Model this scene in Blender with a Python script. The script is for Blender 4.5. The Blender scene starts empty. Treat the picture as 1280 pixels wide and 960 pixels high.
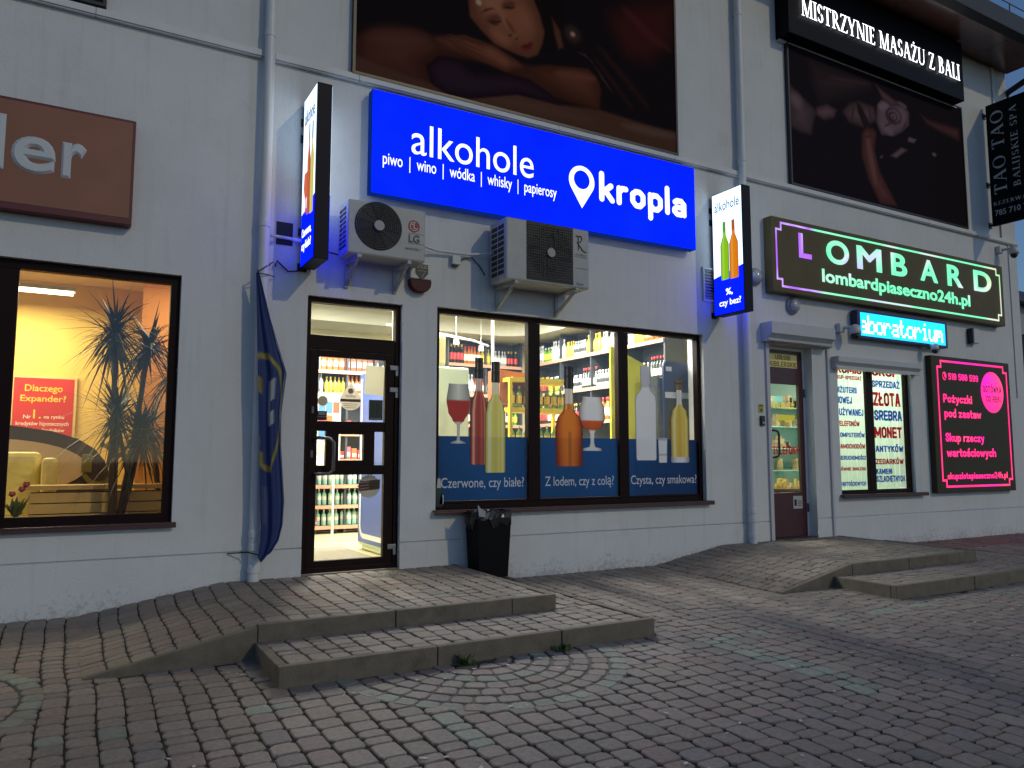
import bpy, bmesh, math, random
import numpy as np
from mathutils import Vector, Matrix, noise as mnoise
random.seed(7)
R = math.radians
scn = bpy.context.scene
C = scn.collection

# ------------------------------------------------------------------ camera, sky, key light, exposure
cam_d = bpy.data.cameras.new("camera"); cam = bpy.data.objects.new("camera", cam_d); C.objects.link(cam)
cam_d.sensor_width = 36; cam_d.lens = 27.03; cam_d.clip_end = 2000; cam_d.clip_start = .05
cam.location = (0, -7.5, 1.11)
cam.rotation_euler = (R(90 + 5.55), 0, R(-29.7))
scn.camera = cam
w = bpy.data.worlds.new("World"); scn.world = w; w.use_nodes = True
nt = w.node_tree; nt.nodes.clear()
sky = nt.nodes.new("ShaderNodeTexSky"); sky.sky_type = 'NISHITA'; sky.sun_disc = False
SUN_TO = Vector((.43, -.90, .56)).normalized()
sky.sun_elevation = math.asin(SUN_TO.z); sky.sun_rotation = math.atan2(SUN_TO.x, SUN_TO.y)
sky.dust_density = .2; sky.ozone_density = 5.5
bg = nt.nodes.new("ShaderNodeBackground"); bg.inputs[1].default_value = .082
wo = nt.nodes.new("ShaderNodeOutputWorld")
nt.links.new(sky.outputs[0], bg.inputs[0]); nt.links.new(bg.outputs[0], wo.inputs[0])
sd = bpy.data.lights.new("street_light_key", 'SUN'); sd.energy = .62; sd.angle = R(.9); sd.color = (1, .82, .46)
so = bpy.data.objects.new("street_light_key", sd); C.objects.link(so)
so.rotation_euler = SUN_TO.to_track_quat('Z', 'Y').to_euler()
scn.view_settings.view_transform = 'Standard'; scn.view_settings.look = 'None'
scn.view_settings.exposure = 0; scn.view_settings.gamma = 1; scn.view_settings.use_curve_mapping = False
scn.render.engine = 'CYCLES'
scn.cycles.max_bounces = 6; scn.cycles.transparent_max_bounces = 12; scn.cycles.sample_clamp_indirect = 3
scn.cycles.use_denoising = True; scn.cycles.caustics_reflective = False; scn.cycles.caustics_refractive = False

# ------------------------------------------------------------------ materials
def s2l(c): return tuple(((v/255)/12.92 if v/255 <= .04045 else ((v/255+.055)/1.055)**2.4) for v in c)
MAT = {}
def mat(name, col=(.5, .5, .5), rough=.6, metal=0., var=.0, vscale=6., bump=0., bscale=60., spec=.5, vcol=None, trans=0., coat=0., dirt=None):
    if name in MAT: return MAT[name]
    m = bpy.data.materials.new(name); m.use_nodes = True; t = m.node_tree; N = t.nodes; L = t.links
    p = N["Principled BSDF"]
    p.inputs['Roughness'].default_value = rough; p.inputs['Metallic'].default_value = metal
    p.inputs['Specular IOR Level'].default_value = spec; p.inputs['Coat Weight'].default_value = coat
    p.inputs['Base Color'].default_value = (*col, 1)
    tc = N.new('ShaderNodeTexCoord'); out = None
    if vcol:
        a = N.new('ShaderNodeAttribute'); a.attribute_name = vcol; out = a.outputs['Color']
    if var or dirt:
        nz = N.new('ShaderNodeTexNoise'); nz.inputs['Scale'].default_value = vscale; nz.inputs['Detail'].default_value = 8
        nz.inputs['Roughness'].default_value = .65
        L.new(tc.outputs['Object'], nz.inputs['Vector'])
        mr = N.new('ShaderNodeMapRange'); mr.inputs[1].default_value = .3; mr.inputs[2].default_value = .7
        mr.inputs[3].default_value = 1-var; mr.inputs[4].default_value = 1+var*.6
        L.new(nz.outputs['Fac'], mr.inputs[0])
        mx = N.new('ShaderNodeMix'); mx.data_type = 'RGBA'; mx.blend_type = 'MULTIPLY'; mx.inputs[0].default_value = 1
        if out: L.new(out, mx.inputs[6])
        else: mx.inputs[6].default_value = (*col, 1)
        L.new(mr.outputs[0], mx.inputs[7]); out = mx.outputs[2]
    if dirt:
        # blotches of grime with a shape of their own
        n2 = N.new('ShaderNodeTexNoise'); n2.inputs['Scale'].default_value = dirt[1]; n2.inputs['Detail'].default_value = 10
        n2.inputs['Roughness'].default_value = .7
        L.new(tc.outputs['Object'], n2.inputs['Vector'])
        m2 = N.new('ShaderNodeMapRange'); m2.inputs[1].default_value = .56; m2.inputs[2].default_value = .74
        m2.inputs[3].default_value = 0; m2.inputs[4].default_value = dirt[2]; L.new(n2.outputs['Fac'], m2.inputs[0])
        mx2 = N.new('ShaderNodeMix'); mx2.data_type = 'RGBA'; L.new(m2.outputs[0], mx2.inputs[0])
        L.new(out, mx2.inputs[6]); mx2.inputs[7].default_value = (*dirt[0], 1); out = mx2.outputs[2]
    if out: L.new(out, p.inputs['Base Color'])
    if bump:
        bz = N.new('ShaderNodeTexNoise'); bz.inputs['Scale'].default_value = bscale; bz.inputs['Detail'].default_value = 6
        L.new(tc.outputs['Object'], bz.inputs['Vector'])
        b = N.new('ShaderNodeBump'); b.inputs['Strength'].default_value = bump; b.inputs['Distance'].default_value = .01
        L.new(bz.outputs['Fac'], b.inputs['Height']); L.new(b.outputs[0], p.inputs['Normal'])
    if trans:
        tr = N.new('ShaderNodeBsdfTranslucent'); ms = N.new('ShaderNodeMixShader'); ms.inputs[0].default_value = trans
        if out: L.new(out, tr.inputs[0])
        else: tr.inputs[0].default_value = (*col, 1)
        L.new(p.outputs[0], ms.inputs[1]); L.new(tr.outputs[0], ms.inputs[2])
        L.new(ms.outputs[0], N['Material Output'].inputs[0])
    MAT[name] = m
    return m

def emit(name, col, s, vcol=None):
    if name in MAT: return MAT[name]
    m = bpy.data.materials.new(name); m.use_nodes = True; t = m.node_tree; N = t.nodes; N.clear()
    e = N.new('ShaderNodeEmission'); e.inputs[0].default_value = (*col, 1); e.inputs[1].default_value = s
    if vcol:
        a = N.new('ShaderNodeAttribute'); a.attribute_name = vcol; t.links.new(a.outputs['Color'], e.inputs[0])
    o = N.new('ShaderNodeOutputMaterial')
    t.links.new(e.outputs[0], o.inputs[0]); MAT[name] = m
    return m

def emit_uneven(name, col, s, var=.12, scale=2.):
    """backlit panel whose lamps behind it make it a little uneven"""
    m = emit(name, col, s); t = m.node_tree; N = t.nodes
    e = [n for n in N if n.type == 'EMISSION'][0]
    tc = N.new('ShaderNodeTexCoord'); nz = N.new('ShaderNodeTexNoise'); nz.inputs['Scale'].default_value = scale
    t.links.new(tc.outputs['Object'], nz.inputs[0])
    mr = N.new('ShaderNodeMapRange'); mr.inputs[3].default_value = s*(1-var); mr.inputs[4].default_value = s*(1+var)
    t.links.new(nz.outputs['Fac'], mr.inputs[0]); t.links.new(mr.outputs[0], e.inputs[1])
    return m

def glass_mat(name, refl=.9, tint=(1, 1, 1)):
    m = bpy.data.materials.new(name); m.use_nodes = True; t = m.node_tree; N = t.nodes; N.clear()
    tr = N.new('ShaderNodeBsdfTransparent'); tr.inputs[0].default_value = (*tint, 1)
    gl = N.new('ShaderNodeBsdfGlossy'); gl.inputs['Roughness'].default_value = .03
    fr = N.new('ShaderNodeLayerWeight'); fr.inputs[0].default_value = .5
    pw = N.new('ShaderNodeMath'); pw.operation = 'POWER'; pw.inputs[1].default_value = 5
    mu = N.new('ShaderNodeMath'); mu.operation = 'MULTIPLY_ADD'; mu.inputs[1].default_value = .9*refl; mu.inputs[2].default_value = .075*refl
    t.links.new(fr.outputs['Facing'], pw.inputs[0])
    ms = N.new('ShaderNodeMixShader'); o = N.new('ShaderNodeOutputMaterial')
    t.links.new(pw.outputs[0], mu.inputs[0]); t.links.new(mu.outputs[0], ms.inputs[0])
    t.links.new(tr.outputs[0], ms.inputs[1]); t.links.new(gl.outputs[0], ms.inputs[2]); t.links.new(ms.outputs[0], o.inputs[0])
    MAT[name] = m
    return m

# ------------------------------------------------------------------ mesh helpers
class MB:
    def __init__(s): s.v = []; s.f = []; s.mi = []; s.c = None
    def add(s, vs, fs, mi=0):
        o = len(s.v); s.v += [tuple(v) for v in vs]; s.f += [tuple(i+o for i in f) for f in fs]; s.mi += [mi]*len(fs); return s
    def box(s, x0, x1, y0, y1, z0, z1, mi=0):
        if x0 > x1: x0, x1 = x1, x0
        if y0 > y1: y0, y1 = y1, y0
        if z0 > z1: z0, z1 = z1, z0
        v = [(x0,y0,z0),(x1,y0,z0),(x1,y1,z0),(x0,y1,z0),(x0,y0,z1),(x1,y0,z1),(x1,y1,z1),(x0,y1,z1)]
        return s.add(v, [(3,2,1,0),(4,5,6,7),(0,1,5,4),(1,2,6,5),(2,3,7,6),(3,0,4,7)], mi)
    def quad(s, a, b, c, d, mi=0): return s.add([a,b,c,d], [(0,1,2,3)], mi)
    def tube(s, pts, r, n=8, cap=True, mi=0):
        pts = [Vector(p) for p in pts]; k = len(pts)
        rs = r if isinstance(r, (list, tuple)) else [r]*k
        vs = []; fs = []; up = None
        for i, p in enumerate(pts):
            d = (pts[min(i+1, k-1)] - pts[max(i-1, 0)]).normalized()
            if up is None: up = Vector((0,0,1)) if abs(d.z) < .9 else Vector((1,0,0))
            a = d.cross(up).normalized(); b = a.cross(d).normalized(); up = b
            for j in range(n):
                t = 2*math.pi*j/n; vs.append(p + (a*math.cos(t)+b*math.sin(t))*rs[i])
        for i in range(k-1):
            for j in range(n):
                fs.append((i*n+j, i*n+(j+1)%n, (i+1)*n+(j+1)%n, (i+1)*n+j))
        if cap: fs += [tuple(reversed(range(n))), tuple(range((k-1)*n, k*n))]
        return s.add(vs, fs, mi)
    def lathe(s, prof, cx=0, cy=0, cz=0, n=12, axis='z', mi=0, mis=None):
        vs = []; fs = []; fm = []
        for r, h in prof:
            for j in range(n):
                t = 2*math.pi*j/n; a, b = r*math.cos(t), r*math.sin(t)
                vs.append({'z': (cx+a, cy+b, cz+h), 'y': (cx+a, cy+h, cz-b), 'x': (cx+h, cy+a, cz+b)}[axis])
        k = len(prof)
        for i in range(k-1):
            for j in range(n):
                fs.append((i*n+j, i*n+(j+1)%n, (i+1)*n+(j+1)%n, (i+1)*n+j)); fm.append(mis[i] if mis else mi)
        fs += [tuple(reversed(range(n))), tuple(range((k-1)*n, k*n))]; fm += [fm[0], fm[-1]]
        o = len(s.v); s.v += vs; s.f += [tuple(i+o for i in f) for f in fs]; s.mi += fm
        return s
    def prism(s, poly, y0, y1, mi=0):
        """outline in x,z between y0 (front) and y1"""
        n = len(poly); v = [(x, y0, z) for x, z in poly] + [(x, y1, z) for x, z in poly]
        f = [tuple(range(n)), tuple(reversed(range(n, 2*n)))] + [(i, i+n, (i+1)%n+n, (i+1)%n) for i in range(n)]
        return s.add(v, f, mi)
    def prismx(s, poly, x0, x1, mi=0):
        """outline in y,z between x0 and x1"""
        n = len(poly); v = [(x0, y, z) for y, z in poly] + [(x1, y, z) for y, z in poly]
        f = [tuple(range(n)), tuple(reversed(range(n, 2*n)))] + [(i, i+n, (i+1)%n+n, (i+1)%n) for i in range(n)]
        return s.add(v, f, mi)
    def flat(s, poly, y, mi=0): return s.add([(x, y, z) for x, z in poly], [tuple(range(len(poly)))], mi)

def origin_of(o):
    v = Vector((0,0,0))
    while o: v += o.location; o = o.parent
    return v

def obj(name, mb, m, parent=None, label=None, bevel=0, smooth=False, cols=None, fix=True):
    me = bpy.data.meshes.new(name)
    if parent is None:
        a = np.array(mb.v); org = Vector(((a[:,0].min()+a[:,0].max())/2, (a[:,1].min()+a[:,1].max())/2, a[:,2].min()))
    else: org = origin_of(parent)
    me.from_pydata([tuple(Vector(v)-org) for v in mb.v], [], mb.f)
    for x in (m if isinstance(m, (list, tuple)) else [m]): me.materials.append(x)
    if any(mb.mi): me.polygons.foreach_set('material_index', mb.mi)
    if cols is not None:
        at = me.color_attributes.new('Col', 'FLOAT_COLOR', 'POINT')
        at.data.foreach_set('color', np.concatenate([np.asarray(cols, dtype=float)[:, :3], np.ones((len(cols), 1))], 1).ravel())
    if fix and cols is None:
        bm = bmesh.new(); bm.from_mesh(me); bmesh.ops.recalc_face_normals(bm, faces=bm.faces); bm.to_mesh(me); bm.free()
    if smooth: me.polygons.foreach_set('use_smooth', [len(p.vertices) == 4 for p in me.polygons])
    me.update()
    o = bpy.data.objects.new(name, me); C.objects.link(o)
    if parent is None: o.location = org
    else: o.parent = parent
    if bevel:
        b = o.modifiers.new('edge', 'BEVEL'); b.width = bevel; b.segments = 2; b.limit_method = 'ANGLE'; b.angle_limit = R(40)
    if label: o['label'] = label
    return o

def tag(o, label, cat, group=None, kind=None):
    if label: o['label'] = label
    if cat: o['category'] = cat
    if group: o['group'] = group
    if kind: o['kind'] = kind
    return o
def thing(name, label, cat, loc=(0,0,0), group=None):
    o = bpy.data.objects.new(name, None); C.objects.link(o); o.location = loc; o.empty_display_size = .1
    return tag(o, label, cat, group)
def struct(name, mb, m, **k):
    o = obj(name, mb, m, **k); o['kind'] = 'structure'; return o
def dup(o, loc, label=None, group=None):
    r = o.copy(); C.objects.link(r); r.location = loc
    if label: r['label'] = label
    if group: r['group'] = group
    for ch in list(o.children):
        c = ch.copy(); C.objects.link(c); c.parent = r
        for g in list(ch.children):
            d = g.copy(); C.objects.link(d); d.parent = c
    return r

# lettering: built from the program's built-in face, or from the drawn serif below; returns outline mesh in a unit frame
def text_mesh(s, bold=0., space=1.):
    cu = bpy.data.curves.new('t', 'FONT'); cu.body = s; cu.size = 1; cu.bevel_depth = bold; cu.bevel_resolution = 0
    cu.resolution_u = 5; cu.space_character = space; cu.space_line = .9
    o = bpy.data.objects.new('t', cu); C.objects.link(o)
    bpy.context.view_layer.update()
    me = bpy.data.meshes.new_from_object(o.evaluated_get(bpy.context.evaluated_depsgraph_get()))
    v = [tuple(x.co) for x in me.vertices]; f = [tuple(p.vertices) for p in me.polygons]
    bpy.data.objects.remove(o); bpy.data.curves.remove(cu); bpy.data.meshes.remove(me)
    return v, f

# -- drawn serif capitals: stems T thick, t thin
T_, t_ = .135, .05
def _bar(x0, y0, x1, y1, wd):
    d = Vector((x1-x0, y1-y0)).normalized(); n = Vector((-d.y, d.x))*wd/2
    return [(x0+n.x, y0+n.y), (x0-n.x, y0-n.y), (x1-n.x, y1-n.y), (x1+n.x, y1+n.y)]
def _stem(x, wd=T_, a=0, b=1, sl=.09):
    r = [[(x-wd/2, a), (x+wd/2, a), (x+wd/2, b), (x-wd/2, b)]]
    for y, u in ((a, 1), (b, -1)):
        r.append([(x-wd/2-sl, y), (x+wd/2+sl, y), (x+wd/2+sl, y+.03*u), (x+wd/2, y+.07*u), (x-wd/2, y+.07*u), (x-wd/2-sl, y+.03*u)])
    return r
def _ser(x, y, h=.1, u=1): return [[(x-h, y), (x+h, y), (x+h, y+.035*u), (x-h, y+.035*u)]]
def _diag(x0, y0, x1, y1, wd):   # slanting stroke cut level at both ends
    h = wd*.58
    return [[(x0-h, y0), (x0+h, y0), (x1+h, y1), (x1-h, y1)]]
def _arc(cx, cy, rx, ry, a0, a1, wt, wn, n=14):
    r = []
    for i in range(n):
        q = []
        for k, inn in ((i, 0), (i+1, 0), (i+1, 1), (i, 1)):
            a = R(a0+(a1-a0)*k/n); c, s_ = math.cos(a), math.sin(a); wd = wn+(wt-wn)*abs(c)**1.5
            q.append((cx+(rx-wd*inn)*c, cy+(ry-(wn+(wt-wn)*abs(c)**3)*inn)*s_))
        r.append(q)
    return r
def _S(wd): return (_arc(.25, .735, .2, .265, 35, 200, T_, t_) + _arc(.24, .735, .2, .265, 200, 262, T_, T_) + _arc(.27, .265, .22, .265, 75, 22, T_, T_)
                    + _arc(.27, .265, .22, .265, 22, -148, T_, t_) + [_bar(.42, .78, .42, .96, .035), _bar(.07, .04, .07, .24, .035)])
GLY = {
 'I': (.3, lambda: _stem(.15)),
 'L': (.56, lambda: _stem(.17)+[[(.2, 0), (.52, 0), (.54, .2), (.5, .2), (.42, .05), (.2, .05)]]),
 'T': (.66, lambda: _stem(.33)[:2]+[[(.04, 1), (.62, 1), (.64, .8), (.6, .8), (.54, .95), (.12, .95), (.06, .8), (.02, .8)]]),
 'E': (.58, lambda: _stem(.17)+[[(.2, 0), (.52, 0), (.55, .2), (.51, .2), (.43, .05), (.2, .05)], [(.2, 1), (.5, 1), (.52, .82), (.48, .82), (.42, .95), (.2, .95)], [(.2, .49), (.42, .49), (.42, .54), (.2, .54)], [(.4, .42), (.43, .42), (.43, .62), (.4, .62)]]),
 'M': (.98, lambda: _stem(.14, t_)[:2]+_stem(.82, T_)[:2]+_diag(.49, .0, .17, 1, T_)+_diag(.49, 0, .8, 1, t_)+_ser(.1, 1, .1, -1)+_ser(.86, 1, .1, -1)),
 'N': (.82, lambda: _stem(.14, t_)[:2]+[[(.7-t_/2, 0), (.7+t_/2, 0), (.7+t_/2, 1), (.7-t_/2, 1)]]+_diag(.66, 0, .16, 1, T_)+_ser(.7, 1, .1, -1)+_ser(.1, 1, .1, -1)),
 'A': (.76, lambda: _diag(.1, 0, .36, 1, t_)+_diag(.64, 0, .37, 1, T_)+[[(.2, .33), (.55, .33), (.54, .38), (.21, .38)]]+_ser(.1, 0, .1)+_ser(.64, 0, .12)),
 'Y': (.72, lambda: [[(.36-T_/2, 0), (.36+T_/2, 0), (.36+T_/2, .45), (.36-T_/2, .45)]]+_diag(.34, .4, .1, 1, T_)+_diag(.38, .4, .63, 1, t_)+_ser(.36, 0, .15)+_ser(.1, 1, .12, -1)+_ser(.63, 1, .1, -1)),
 'Z': (.64, lambda: _diag(.1, .02, .52, .98, T_)+[[(.06, 1), (.58, 1), (.58, .95), (.14, .95), (.08, .8), (.04, .8)], [(.04, 0), (.58, 0), (.62, .2), (.58, .2), (.5, .05), (.04, .05)]]),
 'R': (.72, lambda: _stem(.17)+_arc(.27, .735, .27, .265, -90, 90, T_, t_)+[[(.2, .95), (.28, .95), (.28, 1), (.2, 1)], [(.2, .47), (.28, .47), (.28, .52), (.2, .52)]]+_diag(.66, 0, .3, .5, T_)+_ser(.66, 0, .08)),
 'B': (.66, lambda: _stem(.17)+_arc(.27, .755, .25, .245, -90, 90, T_, t_)+_arc(.29, .265, .3, .265, -90, 90, T_, t_)+[[(.2, .95), (.28, .95), (.28, 1), (.2, 1)], [(.2, .5), (.3, .5), (.3, .55), (.2, .55)], [(.2, 0), (.3, 0), (.3, .05), (.2, .05)]]),
 'P': (.64, lambda: _stem(.17)+_arc(.27, .72, .29, .28, -90, 90, T_, t_)+[[(.2, .95), (.28, .95), (.28, 1), (.2, 1)], [(.2, .44), (.28, .44), (.28, .49), (.2, .49)]]),
 'K': (.76, lambda: _stem(.17)+_diag(.22, .42, .6, 1, t_)+_diag(.68, 0, .33, .58, T_)+_ser(.6, 1, .09, -1)+_ser(.68, 0, .09)),
 'U': (.78, lambda: [[(.1, .3), (.1+T_, .3), (.1+T_, 1), (.1, 1)], [(.63, .3), (.63+t_, .3), (.63+t_, 1), (.63, 1)]]+_arc(.39, .32, .29, .33, 180, 360, .1, .06)+_ser(.17, 1, .15, -1)+_ser(.655, 1, .1, -1)),
 'S': (.52, lambda: _S(0)),
 'O': (.84, lambda: _arc(.42, .5, .38, .515, 0, 360, T_, t_, 28)),
 'C': (.74, lambda: _arc(.42, .5, .38, .515, 48, 312, T_, t_, 22)+[_bar(.66, .74, .66, .98, .035), _bar(.66, .04, .66, .26, .035)]),
 'J': (.34, lambda: [[(.12, .1), (.12+T_, .1), (.12+T_, 1), (.12, 1)]]+_ser(.19, 1, .16, -1)+[[(.12, .1), (.25, .1), (.2, -.1), (.02, -.2), (.0, -.16), (.1, -.08)]]),
 'W': (1.06, lambda: _diag(.3, 0, .08, 1, T_)+_diag(.3, 0, .52, 1, t_)+_diag(.74, 0, .52, 1, T_)+_diag(.74, 0, .97, 1, t_)+_ser(.08, 1, .1, -1)+_ser(.97, 1, .09, -1)),
 ' ': (.32, lambda: []),
}
GLY['Ż'] = (GLY['Z'][0], lambda: GLY['Z'][1]()+_arc(.31, 1.14, .075, .075, 0, 360, .07, .07, 8))
def serif_mesh(s, track=.06):
    v = []; f = []; x = 0
    for ch in s:
        wd, fn = GLY[ch]
        for k, poly in enumerate(fn()):
            o = len(v); v += [(px+x, py, .0006*(k % 5)) for px, py in poly]; f.append(tuple(range(o, o+len(poly))))
        x += wd+track
    return v, f
# drawn block letters: centre lines on a grid ten units high
_o = [(1, 2.2), (1, 4.6), (2.2, 5.6), (3.6, 5.6), (4.8, 4.6), (4.8, 2.2), (3.6, 1), (2.2, 1), (1, 2.2)]
_O = [(1, 2.2), (1, 7.8), (2.2, 9), (3.8, 9), (5, 7.8), (5, 2.2), (3.8, 1), (2.2, 1), (1, 2.2)]
_C = [(5, 6.8), (5, 7.8), (3.8, 9), (2.2, 9), (1, 7.8), (1, 2.2), (2.2, 1), (3.8, 1), (5, 2.2), (5, 3.2)]
_P = [(1, 1), (1, 9), (3.8, 9), (5, 8), (5, 5.6), (3.8, 4.6), (1, 4.6)]
_Sb = [(5, 7), (5, 7.8), (3.8, 9), (2.2, 9), (1, 7.8), (1, 6.6), (5, 3.4), (5, 2.2), (3.8, 1), (2.2, 1), (1, 2.2), (1, 3)]
_n = [(1, 4.6), (2.4, 5.6), (3.6, 5.6), (4.6, 4.6), (4.6, 1)]; _i = [(1, 1), (1, 5.6)]; _l = [(1, 1), (1, 9)]
_s = [(4.5, 5.0), (3.4, 5.6), (2, 5.6), (1, 4.8), (1, 4.2), (4.5, 2.6), (4.5, 1.8), (3.5, 1), (2, 1), (.9, 1.6)]
_Z = [(1, 9), (5, 9), (1, 1), (5, 1)]; _z = [(1, 5.6), (4.6, 5.6), (1, 1), (4.6, 1)]
def _dot(x, y): return [(x, y-.05), (x, y+.05)]
BLK = {'A': (6, [[(1, 1), (2.5, 9), (3.5, 9), (5, 1)], [(1.7, 3.4), (4.3, 3.4)]]), 'B': (6, [[(1, 1), (1, 9), (3.8, 9), (5, 8), (5, 6.4), (4, 5.2), (1, 5.2)], [(4, 5.2), (5, 4.2), (5, 2), (3.8, 1), (1, 1)]]),
 'C': (6, [_C]), 'D': (6, [[(1, 1), (1, 9), (3.6, 9), (5, 7.8), (5, 2.2), (3.6, 1), (1, 1)]]), 'E': (5.6, [[(4.8, 9), (1, 9), (1, 1), (4.8, 1)], [(1, 5), (4.4, 5)]]), 'F': (5.4, [[(4.8, 9), (1, 9), (1, 1)], [(1, 5), (4.2, 5)]]),
 'G': (6, [_C+[(5, 4.6), (3.6, 4.6)]]), 'H': (6, [_l, [(5, 1), (5, 9)], [(1, 5), (5, 5)]]), 'I': (2, [_l]), 'J': (5, [[(4, 9), (4, 2), (3, 1), (2, 1), (1, 2), (1, 3)]]),
 'K': (6, [_l, [(1, 4.4), (4.8, 9)], [(2.4, 5.8), (5, 1)]]), 'L': (5.4, [[(1, 9), (1, 1), (4.6, 1)]]), 'Ł': (5.4, [[(1, 9), (1, 1), (4.6, 1)], [(0, 4), (3, 6)]]), 'M': (8, [[(1, 1), (1, 9), (4, 2.5), (7, 9), (7, 1)]]),
 'N': (6, [[(1, 1), (1, 9), (5, 1), (5, 9)]]), 'O': (6, [_O]), 'Ó': (6, [_O, [(2.8, 11.2), (4, 12.4)]]), 'P': (6, [_P]), 'R': (6, [_P, [(3, 4.6), (5, 1)]]), 'S': (6, [_Sb]), 'Ś': (6, [_Sb, [(2.8, 11.2), (4, 12.4)]]), 'Ć': (6, [_C, [(2.8, 11.2), (4, 12.4)]]),
 'T': (6, [[(3, 1), (3, 9)], [(1, 9), (5, 9)]]), 'U': (6, [[(1, 9), (1, 2.2), (2.2, 1), (3.8, 1), (5, 2.2), (5, 9)]]), 'W': (8, [[(1, 9), (2.4, 1), (4, 7), (5.6, 1), (7, 9)]]), 'Y': (6, [[(1, 9), (3, 4.5), (5, 9)], [(3, 4.5), (3, 1)]]),
 'Z': (6, [_Z]), 'Ż': (6, [_Z, _dot(3, 11.4)]), 'Ę': (5.6, [[(4.8, 9), (1, 9), (1, 1), (4.8, 1)], [(1, 5), (4.4, 5)], [(4.6, .6), (3.9, -1)]]), '-': (4.4, [[(1, 5), (3.4, 5)]]), ' ': (3, []), '.': (2, [_dot(1, 1)]), ',': (2, [[(1, 1), (.7, -.6)]]),
 'a': (5.8, [[(1.2, 5), (2.2, 5.6), (3.8, 5.6), (4.8, 4.6), (4.8, 1)], [(4.8, 3.4), (2.2, 3.4), (1, 2.6), (1, 1.8), (2, 1), (3.6, 1), (4.8, 2)]]), 'c': (5.4, [[(4.6, 4.9), (3.6, 5.6), (2.2, 5.6), (1, 4.6), (1, 2.2), (2.2, 1), (3.6, 1), (4.6, 1.7)]]),
 'd': (5.8, [_o, [(4.8, 1), (4.8, 9)]]), 'e': (5.8, [[(1, 3.3), (4.8, 3.3), (4.8, 4.6), (3.6, 5.6), (2.2, 5.6), (1, 4.6), (1, 2.2), (2.2, 1), (3.8, 1), (4.8, 1.9)]]), 'g': (5.8, [_o, [(4.8, 5.6), (4.8, -1), (3.6, -2), (1.6, -2)]]),
 'h': (5.6, [_l, _n]), 'i': (2, [_i, _dot(1, 8.2)]), 'k': (5.4, [_l, [(1, 2.8), (4.2, 5.6)], [(2.2, 3.8), (4.6, 1)]]), 'l': (2, [_l]), 'n': (5.6, [_i, _n]), 'o': (5.8, [_o]), 'p': (5.8, [_o, [(1, 5.6), (1, -2)]]),
 'r': (4.2, [_i, [(1, 4.4), (2.2, 5.6), (3.4, 5.6)]]), 's': (5.4, [_s]), 'ś': (5.4, [_s, [(2.6, 7.6), (3.6, 8.8)]]), 't': (4.2, [[(1.8, 8), (1.8, 2), (2.6, 1), (3.4, 1)], [(.8, 5.6), (3.4, 5.6)]]), 'u': (5.6, [[(1, 5.6), (1, 2), (2, 1), (3.4, 1), (4.6, 2)], [(4.6, 5.6), (4.6, 1)]]),
 'w': (7.4, [[(1, 5.6), (2.2, 1), (3.7, 5), (5.2, 1), (6.4, 5.6)]]), 'y': (5.6, [[(1, 5.6), (2.9, 1.2)], [(4.6, 5.6), (2.6, -1.4), (1.4, -2)]]), 'z': (5.6, [_z]), 'ż': (5.6, [_z, _dot(2.8, 8)]),
 '1': (3.6, [[(1, 7.6), (2.4, 9), (2.4, 1)]]), '2': (6, [[(1, 7.4), (1, 8), (2.2, 9), (3.8, 9), (5, 8), (5, 6.4), (1, 1.2), (1, 1), (5, 1)]]), '4': (6.2, [[(4, 1), (4, 9), (1, 3.4), (5.2, 3.4)]]), '5': (6, [[(5, 9), (1.2, 9), (1.2, 5.4), (3.8, 5.6), (5, 4.6), (5, 2.2), (3.8, 1), (2.2, 1), (1, 2)]]),
 '8': (6, [_O, [(1, 5), (5, 5)]]), '9': (6, [[(5, 5), (2.2, 4.4), (1, 5.6), (1, 7.8), (2.2, 9), (3.8, 9), (5, 7.8), (5, 2.2), (3.8, 1), (1.6, 1)]])}
def block_mesh(s, wt=1.9, gap=.7, roundcap=False):
    v = []; f = []; x = 0; h = wt/2
    def put(poly, k):
        o = len(v); v.extend([(p[0]/10+x, p[1]/10, .0012*(k % 9)) for p in poly]); f.append(tuple(range(o, o+len(poly))))
    for ch in s:
        wd, lines = BLK[ch]; k = 0
        for ln in lines:
            n = len(ln)
            for i in range(n-1):
                a, b = Vector(ln[i]), Vector(ln[i+1]); d = (b-a).normalized(); nn = Vector((-d.y, d.x))*h
                if not roundcap and ln[0] != ln[-1]:
                    if i == 0: a = a-d*min(h, 1)
                    if i == n-2: b = b+d*min(h, 1)
                put([a+nn, a-nn, b-nn, b+nn], k); k += 1
            for i, p in enumerate(ln):
                if roundcap or 0 < i < n-1 or ln[0] == ln[-1]:
                    put([(p[0]+h*math.cos(q*math.pi/6), p[1]+h*math.sin(q*math.pi/6)) for q in range(12)], k); k += 1
        x += (wd+gap)/10
    return v, f
PIX = {'a': [".....", ".....", ".###.", "....#", ".####", "#...#", ".####"], 'b': ["#....", "#....", "#.##.", "##..#", "#...#", "#...#", "####."],
       'o': [".....", ".....", ".###.", "#...#", "#...#", "#...#", ".###."], 'r': [".....", ".....", "#.##.", "##..#", "#....", "#....", "#...."],
       't': [".#...", ".#...", "###..", ".#...", ".#...", ".#..#", "..##."], 'i': ["..#..", ".....", ".##..", "..#..", "..#..", "..#..", ".###."],
       'u': [".....", ".....", "#...#", "#...#", "#...#", "#..##", ".##.#"], 'm': [".....", ".....", "##.#.", "#.#.#", "#.#.#", "#...#", "#...#"]}
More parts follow.
